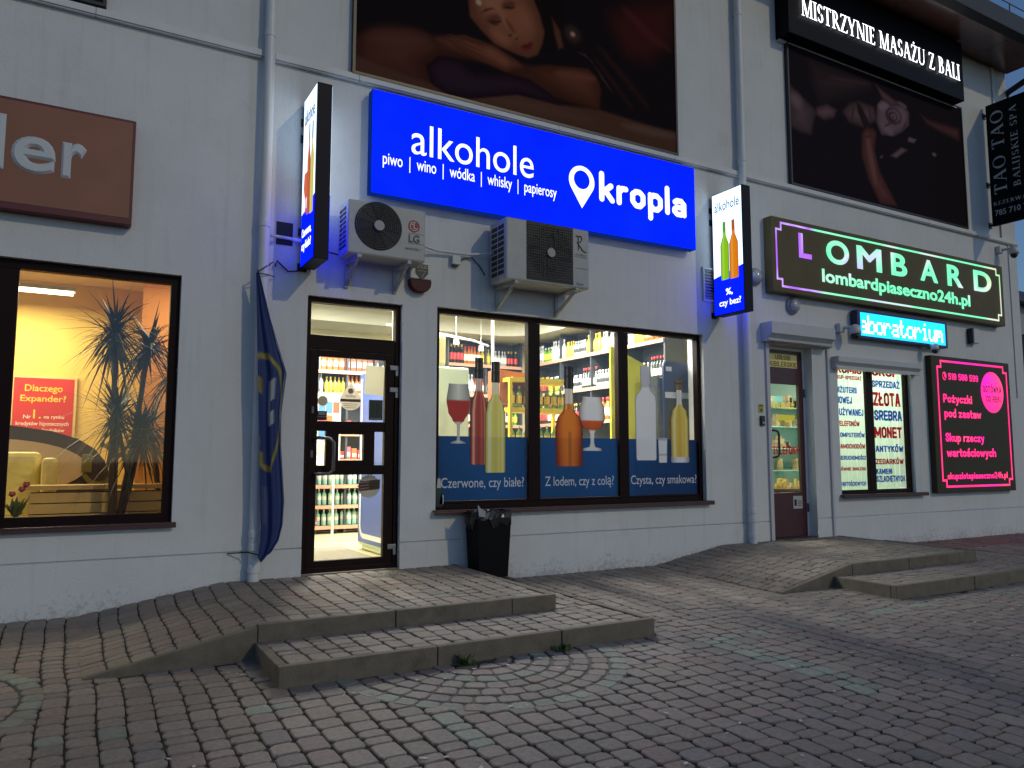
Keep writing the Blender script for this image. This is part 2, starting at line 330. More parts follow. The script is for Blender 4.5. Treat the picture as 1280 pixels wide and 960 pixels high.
def fit(vf, x0, x1, z0, z1, y, plane='xz', dz=1.):
    """lay lettering into the box x0..x1, z0..z1 of a wall plane; plane 'yz' = on a panel square to the wall, seen from the left"""
    v, f = vf; a = np.array(v)
    mn, mxx = a.min(0), a.max(0); sx = (x1-x0)/(mxx[0]-mn[0]); sz = (z1-z0)/(mxx[1]-mn[1])
    m = MB(); d = a[:, 2]*min(abs(sx), abs(sz))*dz
    if plane == 'xz': vs = [(x0+(p[0]-mn[0])*sx, y-e, z0+(p[1]-mn[1])*sz) for p, e in zip(a, d)]
    elif plane == 'yz': vs = [(y-e, x0+(p[0]-mn[0])*sx, z0+(p[1]-mn[1])*sz) for p, e in zip(a, d)]
    elif plane == 'yzup':   # reading upwards: word runs along z, letter tops point to +y (the wall)
        sx = (z1-z0)/(mxx[0]-mn[0]); sz = (x1-x0)/(mxx[1]-mn[1])
        vs = [(y-e, x0+(p[1]-mn[1])*sz, z0+(p[0]-mn[0])*sx) for p, e in zip(a, d)]
    return m.add(vs, f)
def words_of(vf, gap):
    """split one line of lettering at its word gaps"""
    v, f = vf; xs_ = sorted((min(v[i][0] for i in q), max(v[i][0] for i in q), k) for k, q in enumerate(f)); out = []; end = None
    for a, b, k in xs_:
        if end is None or a > end+gap: out.append([]); end = b
        out[-1].append(k); end = max(end, b)
    return [[f[k] for k in g] for g in out]
def letters(s, box, y, m, parent, bold=0., plane='xz', serif=False, block=None, space=1., cols=None, name='lettering', track=.06):
    vf = serif_mesh(s, track) if serif else block_mesh(s, *block) if block else text_mesh(s, bold, space)
    mb = fit(vf, *box, y, plane); o = None
    for fs in words_of(vf, .2):
        used = sorted({i for q in fs for i in q}); ix = {a: b for b, a in enumerate(used)}; w_ = MB()
        w_.add([mb.v[i] for i in used], [tuple(ix[i] for i in q) for q in fs])
        o = obj(name, w_, m, parent, cols=None if cols is None else [cols(v) for v in w_.v], fix=False)
    return o

# ------------------------------------------------------------------ shared materials
M_wall = mat('painted_render', (.60, .61, .62), .85, var=.06, vscale=1.6, bump=.4, bscale=70, dirt=((.44, .43, .41), 2.3, .4))
def weather(m):
    """rain streaks down the render and grey splash marks near the ground"""
    t = m.node_tree; N = t.nodes; L = t.links; p = N["Principled BSDF"]; src = p.inputs['Base Color'].links[0].from_socket
    tc = N.new('ShaderNodeTexCoord'); mp = N.new('ShaderNodeMapping'); mp.inputs['Scale'].default_value = (5.5, 1, .35); L.new(tc.outputs['Object'], mp.inputs[0])
    n1 = N.new('ShaderNodeTexNoise'); n1.inputs['Scale'].default_value = 2.2; n1.inputs['Detail'].default_value = 7; L.new(mp.outputs[0], n1.inputs[0])
    r1 = N.new('ShaderNodeMapRange'); r1.inputs[1].default_value = .55; r1.inputs[2].default_value = .78; r1.inputs[4].default_value = .2; L.new(n1.outputs['Fac'], r1.inputs[0])
    x1 = N.new('ShaderNodeMix'); x1.data_type = 'RGBA'; L.new(r1.outputs[0], x1.inputs[0]); L.new(src, x1.inputs[6]); x1.inputs[7].default_value = (.30, .295, .28, 1)
    n2 = N.new('ShaderNodeTexNoise'); n2.inputs['Scale'].default_value = 21; n2.inputs['Detail'].default_value = 9; n2.inputs['Roughness'].default_value = .75; L.new(tc.outputs['Object'], n2.inputs[0])
    n3 = N.new('ShaderNodeTexNoise'); n3.inputs['Scale'].default_value = 1.7; L.new(tc.outputs['Object'], n3.inputs[0])
    sp = N.new('ShaderNodeSeparateXYZ'); L.new(tc.outputs['Object'], sp.inputs[0])
    rz = N.new('ShaderNodeMapRange'); rz.inputs[1].default_value = .16; rz.inputs[2].default_value = -.22; rz.inputs[3].default_value = 0; rz.inputs[4].default_value = .26; L.new(sp.outputs[2], rz.inputs[0])
    ad = N.new('ShaderNodeMath'); ad.operation = 'ADD'; L.new(n2.outputs['Fac'], ad.inputs[0]); L.new(rz.outputs[0], ad.inputs[1])
    a2 = N.new('ShaderNodeMath'); a2.operation = 'MULTIPLY_ADD'; a2.inputs[1].default_value = .35; L.new(n3.outputs['Fac'], a2.inputs[0]); L.new(ad.outputs[0], a2.inputs[2])
    r2 = N.new('ShaderNodeMapRange'); r2.inputs[1].default_value = .86; r2.inputs[2].default_value = .98; r2.inputs[4].default_value = .42; L.new(a2.outputs[0], r2.inputs[0])
    x2 = N.new('ShaderNodeMix'); x2.data_type = 'RGBA'; L.new(r2.outputs[0], x2.inputs[0]); L.new(x1.outputs[2], x2.inputs[6]); x2.inputs[7].default_value = (.17, .165, .15, 1)
    L.new(x2.outputs[2], p.inputs['Base Color'])
weather(M_wall)
M_trim = mat('painted_trim', (.60, .61, .62), .6, var=.06, vscale=5)
M_frame = mat('dark_brown_frame', (.011, .0035, .0035), .5, var=.1, spec=.12)
M_recess_shade = mat('recess_shade_black', (.008, .006, .006), .6)
M_sill = mat('brown_sill', (.055, .022, .022), .35, var=.15)
M_pipe = mat('pipe_paint', (.60, .61, .63), .45, var=.07, vscale=4)
M_glass = glass_mat('clear_glass', .9)
M_steel = mat('brushed_steel', (.35, .35, .36), .35, 1.)
M_black = mat('black_plastic', (.012, .012, .013), .45)
M_darkbox = mat('dark_navy_casing', (.004, .005, .016), .5, spec=.15)
M_white_emit = emit('lit_letters', (.9, .97, 1), 1.5)
M_blue_emit = emit_uneven('lit_blue_acrylic', (.0005, .0070, 1.0), 2.8, .45, 1.3)
M_whitepaint = mat('white_enamel', (.5, .51, .51), .4, var=.08)
M_concrete = mat('kerb_concrete', (.145, .125, .095), .85, var=.25, vscale=9, bump=.5, bscale=120, dirt=((.055, .052, .03), 5, .75))

# ------------------------------------------------------------------ ground
def gz(x, y): return -.19 + .026*max(-14, min(0, y))
M_ground = mat('joint_sand', (.026, .023, .018), .95, var=.4, vscale=14, dirt=((.045, .06, .02), 3, .8))
g = MB()
xs = [-400, -30, -8, 0, 4, 8, 12, 18, 40, 400]; ys = [-400, -40, -14, -11, -8, -5, -3, -1, .35, 12, 400]
for j, y in enumerate(ys):
    for x in xs: g.v.append((x, y, gz(x, y)-.016))
nx = len(xs)
for j in range(len(ys)-1):
    for i in range(nx-1): g.f.append((j*nx+i, j*nx+i+1, (j+1)*nx+i+1, (j+1)*nx+i)); g.mi.append(0)
struct('ground', g, M_ground)

M_paver = mat('tumbled_pavers', rough=.72, var=.28, vscale=38, bump=.3, bscale=170, vcol='Col', dirt=((.36, .33, .29), 14, .2))
def paver_col(rng, green=False):
    if green: c = np.array((.20, .225, .18))
    else:
        c = np.array((.212, .181, .150)); k = rng.random()
        if k < .2: c = np.array((.195, .171, .146))
        elif k < .34: c = np.array((.214, .168, .142))
        elif k < .39: c = np.array((.17, .155, .14))
    return c*rng.uniform(.84, 1.12)
class Stones:
    def __init__(s): s.v = []; s.f = []; s.c = []
    def stone(s, quad, zf, rng, col, lift=0.):
        """quad: corners in plan, counter-clockwise; worn corners and slightly domed top"""
        q = [Vector(p) for p in quad]
        if lift == 0: q = [Vector((p.x+.013*math.sin(1.9*p.y+.7*p.x)+.007*math.sin(5.1*p.y+2*p.x), p.y+.012*math.sin(2.3*p.x+.8*p.y))) for p in q]
        cen = sum(q, Vector((0, 0)))/4; ring = []
        for i in range(4):
            p, a, b = q[i], q[i-1], q[(i+1) % 4]
            ca = rng.uniform(.013, .028); cb = rng.uniform(.013, .028)
            ring += [p+(a-p).normalized()*ca, p+(b-p).normalized()*cb]
        ring = [p+Vector((rng.uniform(-.003, .003), rng.uniform(-.003, .003))) for p in ring]
        o = len(s.v); dz = rng.uniform(-.004, 0)+lift; tx, ty = rng.uniform(-.02, .02), rng.uniform(-.02, .02)
        def zz(p): return zf(p.x, p.y)+dz+tx*(p.x-cen.x)+ty*(p.y-cen.y)
        n = 8
        for p in ring: s.v.append((p.x, p.y, zz(p)-.03))
        for p in ring: s.v.append((p.x, p.y, zz(p)-.006))
        for p in ring:
            r = cen+(p-cen)*max(.5, 1-.008/max(.02, (p-cen).length)); s.v.append((r.x, r.y, zz(r)-.001))
        for k in range(2):
            for j in range(n): s.f.append((o+k*n+j, o+k*n+(j+1) % n, o+(k+1)*n+(j+1) % n, o+(k+1)*n+j))
        s.f.append(tuple(range(o+2*n, o+3*n)))
        s.c += [col]*(3*n)
    def rows(s, x0, x1, y0, y1, zf, keep, rng, wmin=.128, wmax=.158, lens=(.10, .14, .19), gap=.009, colf=None):
        x = x0
        while x < x1-.03:
            wd = min(rng.uniform(wmin, wmax), x1-x)
            if x1-x-wd < .06: wd = x1-x
            y = y1+rng.uniform(0, .12)
            while y > y0+.03:
                ln = rng.choice(lens)*rng.uniform(.95, 1.05); ya, yb = max(y-ln, y0), min(y, y1)
                if ya-y0 < .05: ya = y0
                if yb-ya > .03 and keep((x+wd/2), (ya+yb)/2):
                    s.stone([(x+gap/2, ya+gap/2), (x+wd-gap/2, ya+gap/2), (x+wd-gap/2, yb-gap/2), (x+gap/2, yb-gap/2)], zf, rng,
                            colf(x+wd/2, (ya+yb)/2, rng) if colf else paver_col(rng))
                y = ya if ya > y0 else y0-1
            x += wd
    def ring(s, cx, cy, r0, r1, zf, keep, rng, green, lift):
        r = (r0+r1)/2; n = max(5, int(2*math.pi*r/.135)); ph = rng.uniform(0, 1)
        for i in range(n):
            a0, a1 = (i+ph)*2*math.pi/n, (i+1+ph)*2*math.pi/n; g_ = .005
            def P(rr, a, sg): return (cx+rr*math.cos(a+sg*g_/rr), cy+rr*math.sin(a+sg*g_/rr))
            m = (a0+a1)/2
            if keep(cx+r*math.cos(m), cy+r*math.sin(m)):
                s.stone([P(r0+g_, a0, 1), P(r1-g_, a0, 1), P(r1-g_, a1, -1), P(r0+g_, a1, -1)], zf, rng, paver_col(rng, green and rng.random() < .85), lift)
    def build(s, name):
        mb = MB(); mb.v = s.v; mb.f = s.f; mb.mi = [0]*len(s.f)
        return obj(name, mb, M_paver, cols=s.c)

# raised pavements in front of the two doors
H1, H2 = .0, .0
def p1(x, y):   # platform and ramp of the shop door
    t = max(0., min(1., (x-.12)/(1.24-.12))); return gz(x, y)*(1-t)+(-.004+.010*y)*t
def p2(x, y):
    t = max(0., min(1., (x-6.3)/(7.42-6.3))); return gz(x, y)*(1-t)+(-.004+.010*y)*t
def low(x, y): return -.118+.008*y
A = dict(p1=(.12, 3.53, -1.90, .0), l1=(1.2, 3.98, -2.62, .0), p2=(6.3, 9.7, -1.90, .0), l2=(7.15, 10.75, -2.62, .0))
def inr(k, x, y, e=0.): a = A[k]; return a[0]-e < x < a[1]+e and a[2]-e < y < a[3]+e
CIR = [(2.5, -2.66, 1.02), (-1.08, -2.2, 1.02)]
def on_ground(x, y):
    for k in A:
        a = A[k]
        if a[0]-(.0 if k[0] == 'p' else .06) < x < a[1]+.06 and a[2]-.06 < y < a[3]+.1: return False
    for cx, cy, r in CIR:
        if (x-cx)**2+(y-cy)**2 < (r-.075)**2: return False
    return True
rng = random.Random(3)
def ground_col(x, y, rng):
    gband = (4.2 < x < 4.52 and -4.35 < y < -2.95 and rng.random() < .75) or (1.75 < x < 1.92 and -4.05 < y < -3.45) or (-3 < y < -2.95)
    return paver_col(rng, gband)
st = Stones()
st.rows(-4.5, 16.5, -7.4, -.005, gz, lambda x, y: on_ground(x, y) and not (x > 9.8 and y > -.75), rng, colf=ground_col)
# a strip of redder pavers beside the far platform, along the wall
st.rows(10.8, 15.2, -.75, -.005, lambda x, y: gz(x, y)+.001, lambda x, y: True, rng, colf=lambda x, y, r: np.array((.21, .11, .10))*r.uniform(.8, 1.2))
for cx, cy, r in CIR:
    d = MB(); n = 48
    for i in range(n): a = 2*math.pi*i/n; d.v.append((cx+r*math.cos(a), cy+r*math.sin(a), gz(cx, cy+r*math.sin(a))-.0095))
    st.v += d.v; st.f.append(tuple(range(len(st.v)-n, len(st.v)))); st.c += [np.array((.045, .042, .036))]*n
    rr = r; k = 0
    def kp(x, y): return not (inr('l1', x, y, .05) or inr('p1', x, y, .05))
    while rr > .12:
        st.ring(cx, cy, rr-.125, rr, gz, kp, rng, k in (0, 4), .003); rr -= .13; k += 1
struct_o = st.build('pavement'); struct_o['kind'] = 'structure'

def raised(key, lowkey, zf, xr, tip):
    """one entrance: ramp + platform + lower step, with kerb slabs round them"""
    a = A[key]; b = A[lowkey]; s = Stones(); r = random.Random(int(a[0]*10)+5)
    kx = a[1]
    s.rows(a[0]-.01, a[1], a[2], -.005, lambda x, y: zf(x, y)+.002, lambda x, y: True, r)
    o = s.build('entrance_platform'); o['kind'] = 'structure'
    m = MB()       # bed under platform pavers
    n = 12
    for i in range(n+1):
        x = a[0]+(a[1]+.03-a[0])*i/n
        for y in (a[2]-.03, -.001): m.v.append((x, y, zf(x, y)-.013))
    for i in range(n): m.f.append((2*i, 2*i+2, 2*i+3, 2*i+1)); m.mi.append(0)
    m.box(a[0]+1.1, a[1]+.03, a[2]-.02, -.002, -.45, -.03)
    struct('platform_bed', m, M_ground, fix=False)
    s = Stones()
    s.rows(b[0], b[1], b[2], a[2]-.07, low, lambda x, y: True, r)
    s.rows(a[1]+.07, b[1], a[2]-.07, -.005, low, lambda x, y: True, r)
    o = s.build('entrance_step'); o['kind'] = 'structure'
    m = MB(); m.quad((b[0], b[2], low(0, b[2])-.013), (b[1], b[2], low(0, b[2])-.013), (b[1], 0, low(0, 0)-.013), (b[0], 0, low(0, 0)-.013))
    struct('step_bed', m, M_ground, fix=False)
    k = MB()       # kerb slabs
    bend = xr
    # ramp edge: wedge slab
    n = 10; yk0, yk1 = a[2]-.06, a[2]
    pts = [(a[0]+(bend-a[0])*i/n) for i in range(n+1)]
    poly = [(x, zf(x, yk0)+.004) for x in pts] + [(bend, -.42), (a[0], -.42)]
    k.prism(poly, yk0, yk1)
    x = bend+.004
    while x < kx+.06-.01:
        x2 = min(x+1.0, kx+.06)
        if kx+.06-x2 < .2: x2 = kx+.06
        k.box(x, x2-.006, yk0-r.uniform(0, .004), yk1, -.42, zf(2.6 if key == 'p1' else 8.6, yk0)+r.uniform(.001, .005)); x = x2
    y = -.004
    while y > a[2]+.02:
        y2 = max(y-1.0, a[2]+.002); zt = zf(kx-.2, y)+.003
        k.add([(kx, y, zf(kx, y)+.003), (kx+.06, y, zf(kx, y)+.003), (kx+.06, y2+.006, zf(kx, y2)+.003), (kx, y2+.006, zf(kx, y2)+.003),
               (kx, y, -.42), (kx+.06, y, -.42), (kx+.06, y2+.006, -.42), (kx, y2+.006, -.42)],
              [(0,1,2,3), (7,6,5,4), (0,4,5,1), (1,5,6,2), (2,6,7,3), (3,7,4,0)]); y = y2
    # lower step
    yl0, yl1 = b[2]-.06, b[2]
    x = b[0]-.06
    for frac in (.36, .70, 1.0):
        x2 = b[0]-.06+(b[1]-b[0]+.12)*frac
        k.box(x, x2-.006, yl0-r.uniform(0, .005), yl1, -.5, low(0, yl0)+r.uniform(.001, .006)); x = x2
    k.box(b[0]-.06, b[0], yl1+.003, a[2]-.064, -.5, low(0, b[2])+.004)
    y = yl1+.003
    while y < -.02:
        y2 = min(y+1.0, -.004); k.box(b[1], b[1]+.06, y, y2-.006, -.5, low(0, y)+.006); y = y2
    struct('kerb', k, M_concrete, bevel=.006)
raised('p1', 'l1', p1, 1.16, .12)
raised('p2', 'l2', p2, 7.40, 6.3)

# ------------------------------------------------------------------ the building
B = thing('shop_building', 'long pale rendered shop building with brown windows, doors and white downpipes', 'building', (7, 0, 0))
OPEN = [(-3.2, .80, .55, 2.78), (1.955, 2.955, -.02, 2.725), (3.35, 7.19, .57, 2.745), (8.43, 9.31, -.02, 2.72), (9.86, 11.66, .58, 2.60)]
X0, X1, ZT = -4.5, 15.06, 9.0
gx = sorted({X0, X1} | {o[0] for o in OPEN} | {o[1] for o in OPEN})
gzs = sorted({-.7, ZT, .252, .264} | {o[2] for o in OPEN} | {o[3] for o in OPEN})
fw = MB()
def in_open(x, z): return any(o[0] < x < o[1] and o[2] < z < o[3] for o in OPEN)
for i in range(len(gx)-1):
    for j in range(len(gzs)-1):
        xa, xb, za, zb = gx[i], gx[i+1], gzs[j], gzs[j+1]
        if in_open((xa+xb)/2, (za+zb)/2): continue
        if za == .252:
            fw.quad((xa, .016, za), (xb, .016, za), (xb, .016, zb), (xa, .016, zb))
            fw.quad((xa, 0, za), (xb, 0, za), (xb, .016, za), (xa, .016, za)); fw.quad((xa, .016, zb), (xb, .016, zb), (xb, 0, zb), (xa, 0, zb))
        else:
            # the plinth under the groove stands 4 mm proud, a little wavy from hand rendering
            y = -.004 if zb <= .252 else 0
            fw.quad((xa, y, za), (xb, y, za), (xb, y, zb), (xa, y, zb))
for o in OPEN:   # reveals
    x0, x1, z0, z1 = o; d = .30
    fw.quad((x0, 0, z0), (x0, d, z0), (x0, d, z1), (x0, 0, z1)); fw.quad((x1, d, z0), (x1, 0, z0), (x1, 0, z1), (x1, d, z1))
    fw.quad((x0, d, z1), (x1, d, z1), (x1, 0, z1), (x0, 0, z1)); fw.quad((x0, 0, z0), (x1, 0, z0), (x1, d, z0), (x0, d, z0))
fw.quad((X1, 0, -.7), (X1, 9, -.7), (X1, 9, ZT), (X1, 0, ZT)); fw.quad((X0, 9, -.7), (X0, 0, -.7), (X0, 0, ZT), (X0, 9, ZT))
fw.quad((X1, 9, -.7), (X0, 9, -.7), (X0, 9, ZT), (X1, 9, ZT))
obj('facade_wall', fw, M_wall, B, fix=False)
sc_ = MB()
x = X0
for x2 in (.0, 1.435, 1.56, 2.42, 4.9, 6.72, 7.84, 8.0, 10.1, 12.3, X1-.02):
    sc_.box(x, x2-.003, -.055, -.001, 5.035, 5.10); sc_.box(x, x2-.003, -.042, -.001, 5.022, 5.034); x = x2
obj('string_course', sc_, M_trim, B, bevel=.004)
# roof edge
M_soffit = mat('brown_soffit_sheet', (.17, .075, .065), .2, var=.1, vscale=3, spec=.7)
M_gutter = mat('dark_gutter', (.010, .008, .009), .5)
rf = MB()
for xa in np.arange(X0+.04, 15.0, 1.31): rf.box(xa, min(xa+1.302, 15.12), -.75, -.001, 8.40, 8.42)
so_ = obj('soffit', rf, M_soffit, B)
rb = MB(); rb.box(X0, 15.14, -.78, 9.2, 8.43, 8.52); rb.add([(X0, -.9, 8.52), (15.14, -.9, 8.52), (15.14, 4.5, 10.2), (X0, 4.5, 10.2), (15.14, 9.3, 8.52), (X0, 9.3, 8.52)], [(0,1,2,3), (3,2,4,5), (1,4,2), (0,3,5)])
rf_o = obj('roof', rb, mat('dark_roof_sheet', (.03, .022, .022), .55, var=.2), B)
gt = MB(); gt.prismx([(-.755, 8.36), (-.93, 8.36), (-.97, 8.64), (-.755, 8.62)], X0, 15.16)
obj('gutter', gt, M_gutter, B, bevel=.01)
sg = MB(); sg.tube([(X0, -.94, 8.80), (15.1, -.94, 8.80)], .008, 6)
for xa in np.arange(X0+.3, 15.1, .93): sg.tube([(xa, -.93, 8.62), (xa, -.94, 8.81)], .011, 6)
obj('snow_guard', sg, M_gutter, B)
ld_ = MB(); ld_.tube([(15.03, -.93, 8.36), (15.03, -.80, 8.22), (15.09, -.02, 8.02), (15.11, .06, 7.9), (15.11, .06, 7.4)], .055, 10)
obj('roof_downpipe', ld_, M_gutter, B)
# downpipes
for xc, tilt in ((1.50, 0), (7.92, 0)):
    p = MB(); p.tube([(xc, -.085, -.02), (xc, -.085, 8.4)], .051, 24)
    po = obj('downpipe', p, M_pipe, B)
    for z in (.10, .30, .42, 3.35, 5.26, 7.4):
        q = MB(); q.lathe([(.0525, z-.035), (.057, z-.03), (.057, z+.03), (.0525, z+.035)], xc, -.085, 0, 24)
        if z > .35: q.box(xc-.012, xc+.012, -.03, -.001, z-.012, z+.012)
        obj('pipe_collar', q, M_pipe, po, smooth=False)
# corner cable duct at the far right
cb = MB(); cb.box(14.76, 14.785, -.02, -.001, 2.2, 5.02); cb.box(14.55, 14.62, -.03, -.001, 5.1, 8.38); obj('cable_duct', cb, M_trim, B)
shade_plate = MB(); shade_plate.box(1.63, 1.79, -.003, -.0015, 3.19, 3.42); obj('recess_shade', shade_plate, M_recess_shade, B)  # flat plate on the wall; the shade of a recess is put into its near-black colour

# windows ----------------------------------------------------------
def frame_rect(m, x0, x1, z0, z1, wd, y0, y1):
    m.box(x0, x0+wd, y0, y1, z0, z1); m.box(x1-wd, x1, y0, y1, z0, z1); m.box(x0+wd, x1-wd, y0, y1, z1-wd, z1); m.box(x0+wd, x1-wd, y0, y1, z0, z0+wd)
wn1 = MB(); frame_rect(wn1, -3.195, .795, .553, 2.777, .075, .06, .14); wn1.box(-1.0, -.455, .062, .138, .63, 2.70); wn1.box(-.0, .72, .3, .301, 2.702, 2.703)
W1 = obj('window', wn1, M_frame, B, bevel=.005)
for xa, xb in ((-3.12, -1.0), (-.455, .72)):
    q = MB(); q.quad((xa, .097, .628), (xb, .097, .628), (xb, .097, 2.702), (xa, .097, 2.702)); obj('pane', q, M_glass, W1)
q = MB(); q.box(-3.25, .83, -.06, .058, .535, .552); q.box(-3.25, .83, -.062, -.05, .505, .535); obj('sill', q, M_sill, W1, bevel=.003)
wn2 = MB(); frame_rect(wn2, 3.353, 7.187, .572, 2.742, .055, .06, .15); wn2.box(4.53, 4.69, .062, .148, .63, 2.68); wn2.box(5.83, 5.98, .062, .148, .63, 2.68); wn2.box(3.41, 7.13, .064, .146, .628, .655)
W2 = obj('window', wn2, M_frame, B, bevel=.005)
for xa, xb in ((3.41, 4.53), (4.69, 5.83), (5.98, 7.13)):
    q = MB(); q.quad((xa, .103, .628), (xb, .103, .628), (xb, .103, 2.688), (xa, .103, 2.688)); obj('pane', q, M_glass, W2)
q = MB(); q.box(3.32, 7.26, -.07, .058, .553, .571); q.box(3.32, 7.26, -.073, -.06, .52, .553); obj('sill', q, M_sill, W2, bevel=.003)
wn3 = MB(); frame_rect(wn3, 9.863, 11.657, .582, 2.597, .06, .06, .13); wn3.box(10.63, 10.77, .062, .128, .642, 2.537)
W3 = obj('window', wn3, M_frame, B, bevel=.005)
for xa, xb in ((9.923, 10.63), (10.77, 11.597)):
    q = MB(); q.quad((xa, .097, .64), (xb, .097, .64), (xb, .097, 2.54), (xa, .097, 2.54)); obj('pane', q, M_glass, W3)
q = MB(); q.box(9.82, 11.86, -.08, .058, .565, .583); q.box(9.82, 11.86, -.083, -.07, .53, .565); obj('sill', q, M_sill, W3, bevel=.003)

NAVY_ = s2l((12, 58, 110))
# shop window film -------------------------------------------------
M_film = mat('window_film', rough=.5, vcol='Col', trans=.025, spec=.3)
M_bluefilm = mat('blue_window_film', NAVY_, .45, trans=.16, spec=.25)
def film(name, quads, parent, y=.093):
    m = MB(); cols = []
    for (pts, col) in quads: m.flat(pts, y); cols += [col]*len(pts)
    return obj(name, m, M_film, parent, cols=cols)
NAVY = s2l((18, 74, 150))
for xa, xb in ((3.413, 4.528), (4.692, 5.828), (5.983, 7.127)):
    film('blue_film', [([(xa, .657), (xb, .657), (xb, 1.355), (xa, 1.355)], NAVY)], W2, .101).data.materials[0] = M_bluefilm
def profile_graphic(name, cx, prof, colf, y, parent, n=20):
    """printed bottle or glass: outline from half widths, colours printed across it"""
    zs = []
    for (za, wa), (zb, wb) in zip(prof[:-1], prof[1:]):
        k = max(1, int(abs(zb-za)/.02))
        for i in range(k):
            t = i/k; tt = t*t*(3-2*t); zs.append((za+(zb-za)*t, wa+(wb-wa)*tt))
    zs.append(prof[-1]); m = MB(); cols = []
    for z, hw in zs:
        for i in range(n+1):
            u = -1+2*i/n; m.v.append((cx+u*hw, y, z)); cols.append(tuple(min(.85, q*1.55) for q in colf(u, z, hw)))
    for j in range(len(zs)-1):
        for i in range(n): m.f.append((j*(n+1)+i, j*(n+1)+i+1, (j+1)*(n+1)+i+1, (j+1)*(n+1)+i)); m.mi.append(0)
    return obj(name, m, M_film, parent, cols=cols)
def mixc(a, b, t): t = max(0, min(1, t)); return tuple(x+(y-x)*t for x, y in zip(a, b))
def glassy(base, dark, lite, capz=None, cap=(.01, .01, .01), neckz=None, neck=None):
    """printed glass: dark rims, a broad and a narrow streak of reflected light, deeper colour low down"""
    def f(u, z, hw):
        if capz and z > capz:
            c = mixc(cap, (.16, .16, .16), max(0, 1-abs(u+.4)*4)*.8); c = mixc(c, (.09, .09, .09), max(0, 1-abs(u-.6)*6)*.6)
            return mixc(c, (.004, .004, .004), .7) if int(z*55) % 6 == 0 else c
        b = neck if (neckz and z > neckz) else base
        c = mixc(b, dark, max(0, .55-abs(u))*.55+max(0, abs(u)-.62)*2.2)
        c = mixc(c, dark, max(0, min(1, (1.35-z)*.9))*.35)
        c = mixc(c, lite, max(0, 1-abs(u+.58)*4.5)**1.4*.85); c = mixc(c, lite, max(0, 1-abs(u-.72)*9)*.55)
        c = mixc(c, lite, max(0, 1-abs(u-.30)*14)*.18)
        return mixc(c, (.012, .007, .006), (abs(u)-.90)*10 if abs(u) > .90 else 0)
    return f
yG = .0995
profile_graphic('printed_glass', 3.66, [(1.275, .10), (1.29, .09), (1.31, .025), (1.36, .016), (1.48, .018), (1.52, .07), (1.62, .125), (1.74, .145), (1.93, .12)],
    lambda u, z, hw: (lambda c: mixc(c, (.05, .04, .04), (abs(u)-.9)*8 if abs(u) > .9 else 0))(s2l((150, 45, 40)) if 1.50 < z < 1.76 else mixc(s2l((190, 190, 180)), s2l((120, 120, 115)), abs(u))), yG, W2)
profile_graphic('printed_bottle', 3.91, [(1.045, .104), (1.06, .11), (1.62, .11), (1.74, .095), (1.85, .05), (1.90, .042), (2.0, .042), (2.001, .05), (2.235, .05)],
    glassy(s2l((150, 62, 52)), s2l((70, 14, 14)), s2l((225, 170, 150)), 2.0, neckz=1.87, neck=s2l((190, 170, 160))), yG-.0008, W2)
profile_graphic('printed_bottle', 4.12, [(.955, .122), (.975, .13), (1.58, .13), (1.72, .105), (1.80, .055), (1.86, .045), (1.965, .045), (1.966, .054), (2.205, .054)],
    glassy(s2l((196, 184, 96)), s2l((150, 146, 50)), s2l((232, 228, 190)), 1.965, neckz=1.83, neck=s2l((215, 212, 180))), yG-.0016, W2)
profile_graphic('printed_glass', 5.45, [(1.205, .15), (1.235, .135), (1.25, .05), (1.30, .03), (1.40, .034), (1.44, .05), (1.50, .15), (1.60, .195), (1.70, .19), (1.855, .145)],
    lambda u, z, hw: (lambda c: mixc(c, (.03, .02, .01), (abs(u)-.88)*8 if abs(u) > .88 else 0))(mixc(s2l((190, 80, 25)), s2l((110, 45, 20)), (1.57-z)*3+abs(u)*.3) if 1.44 < z < 1.58 else mixc(s2l((215, 210, 205)), s2l((130, 125, 120)), abs(u)**2)), yG, W2)
profile_graphic('printed_bottle', 5.115, [(1.02, .175), (1.04, .19), (1.46, .195), (1.58, .17), (1.68, .085), (1.73, .066), (1.94, .062), (1.941, .068), (2.21, .064)],
    (lambda base: lambda u, z, hw: base(u, z, hw) if z > 1.69 else mixc(mixc(s2l((205, 110, 30)), s2l((120, 36, 10)), abs(u)**2*1.3+(1.3-z)*.7), (.03, .008, .004), (abs(u)-.9)*9 if abs(u) > .9 else (max(0, 1-abs(u-.05)*6)*.6 if z < 1.42 else 0)))
    (glassy(s2l((190, 110, 30)), s2l((90, 30, 10)), s2l((230, 190, 120)), 1.94, neckz=1.76, neck=s2l((205, 195, 185)))), yG-.0008, W2)
WHI = (lambda u, z, hw: mixc(s2l((205, 205, 215)), s2l((60, 60, 70)), (abs(u)-.9)*9 if abs(u) > .9 else 0) if z < 2.02 else mixc(s2l((165, 165, 172)), s2l((40, 40, 50)), max(abs(u)-.8, 0)*4+(.35 if 1.98 < z < 2.05 and int(z*100) % 2 else 0)))
profile_graphic('printed_bottle', 6.285, [(1.09, .155), (1.12, .165), (1.5, .17), (1.82, .172), (1.90, .16), (1.95, .10), (1.98, .07), (2.06, .07), (2.061, .08), (2.28, .082)], WHI, yG, W2)
profile_graphic('printed_glass', 6.55, [(1.06, .065), (1.075, .07), (1.16, .072), (1.375, .08)], lambda u, z, hw: mixc(s2l((200, 200, 210)), s2l((50, 55, 70)), (abs(u)-.82)*6 if abs(u) > .82 else (.5 if 1.15 < z < 1.18 or z > 1.35 else 0)), yG-.0008, W2)
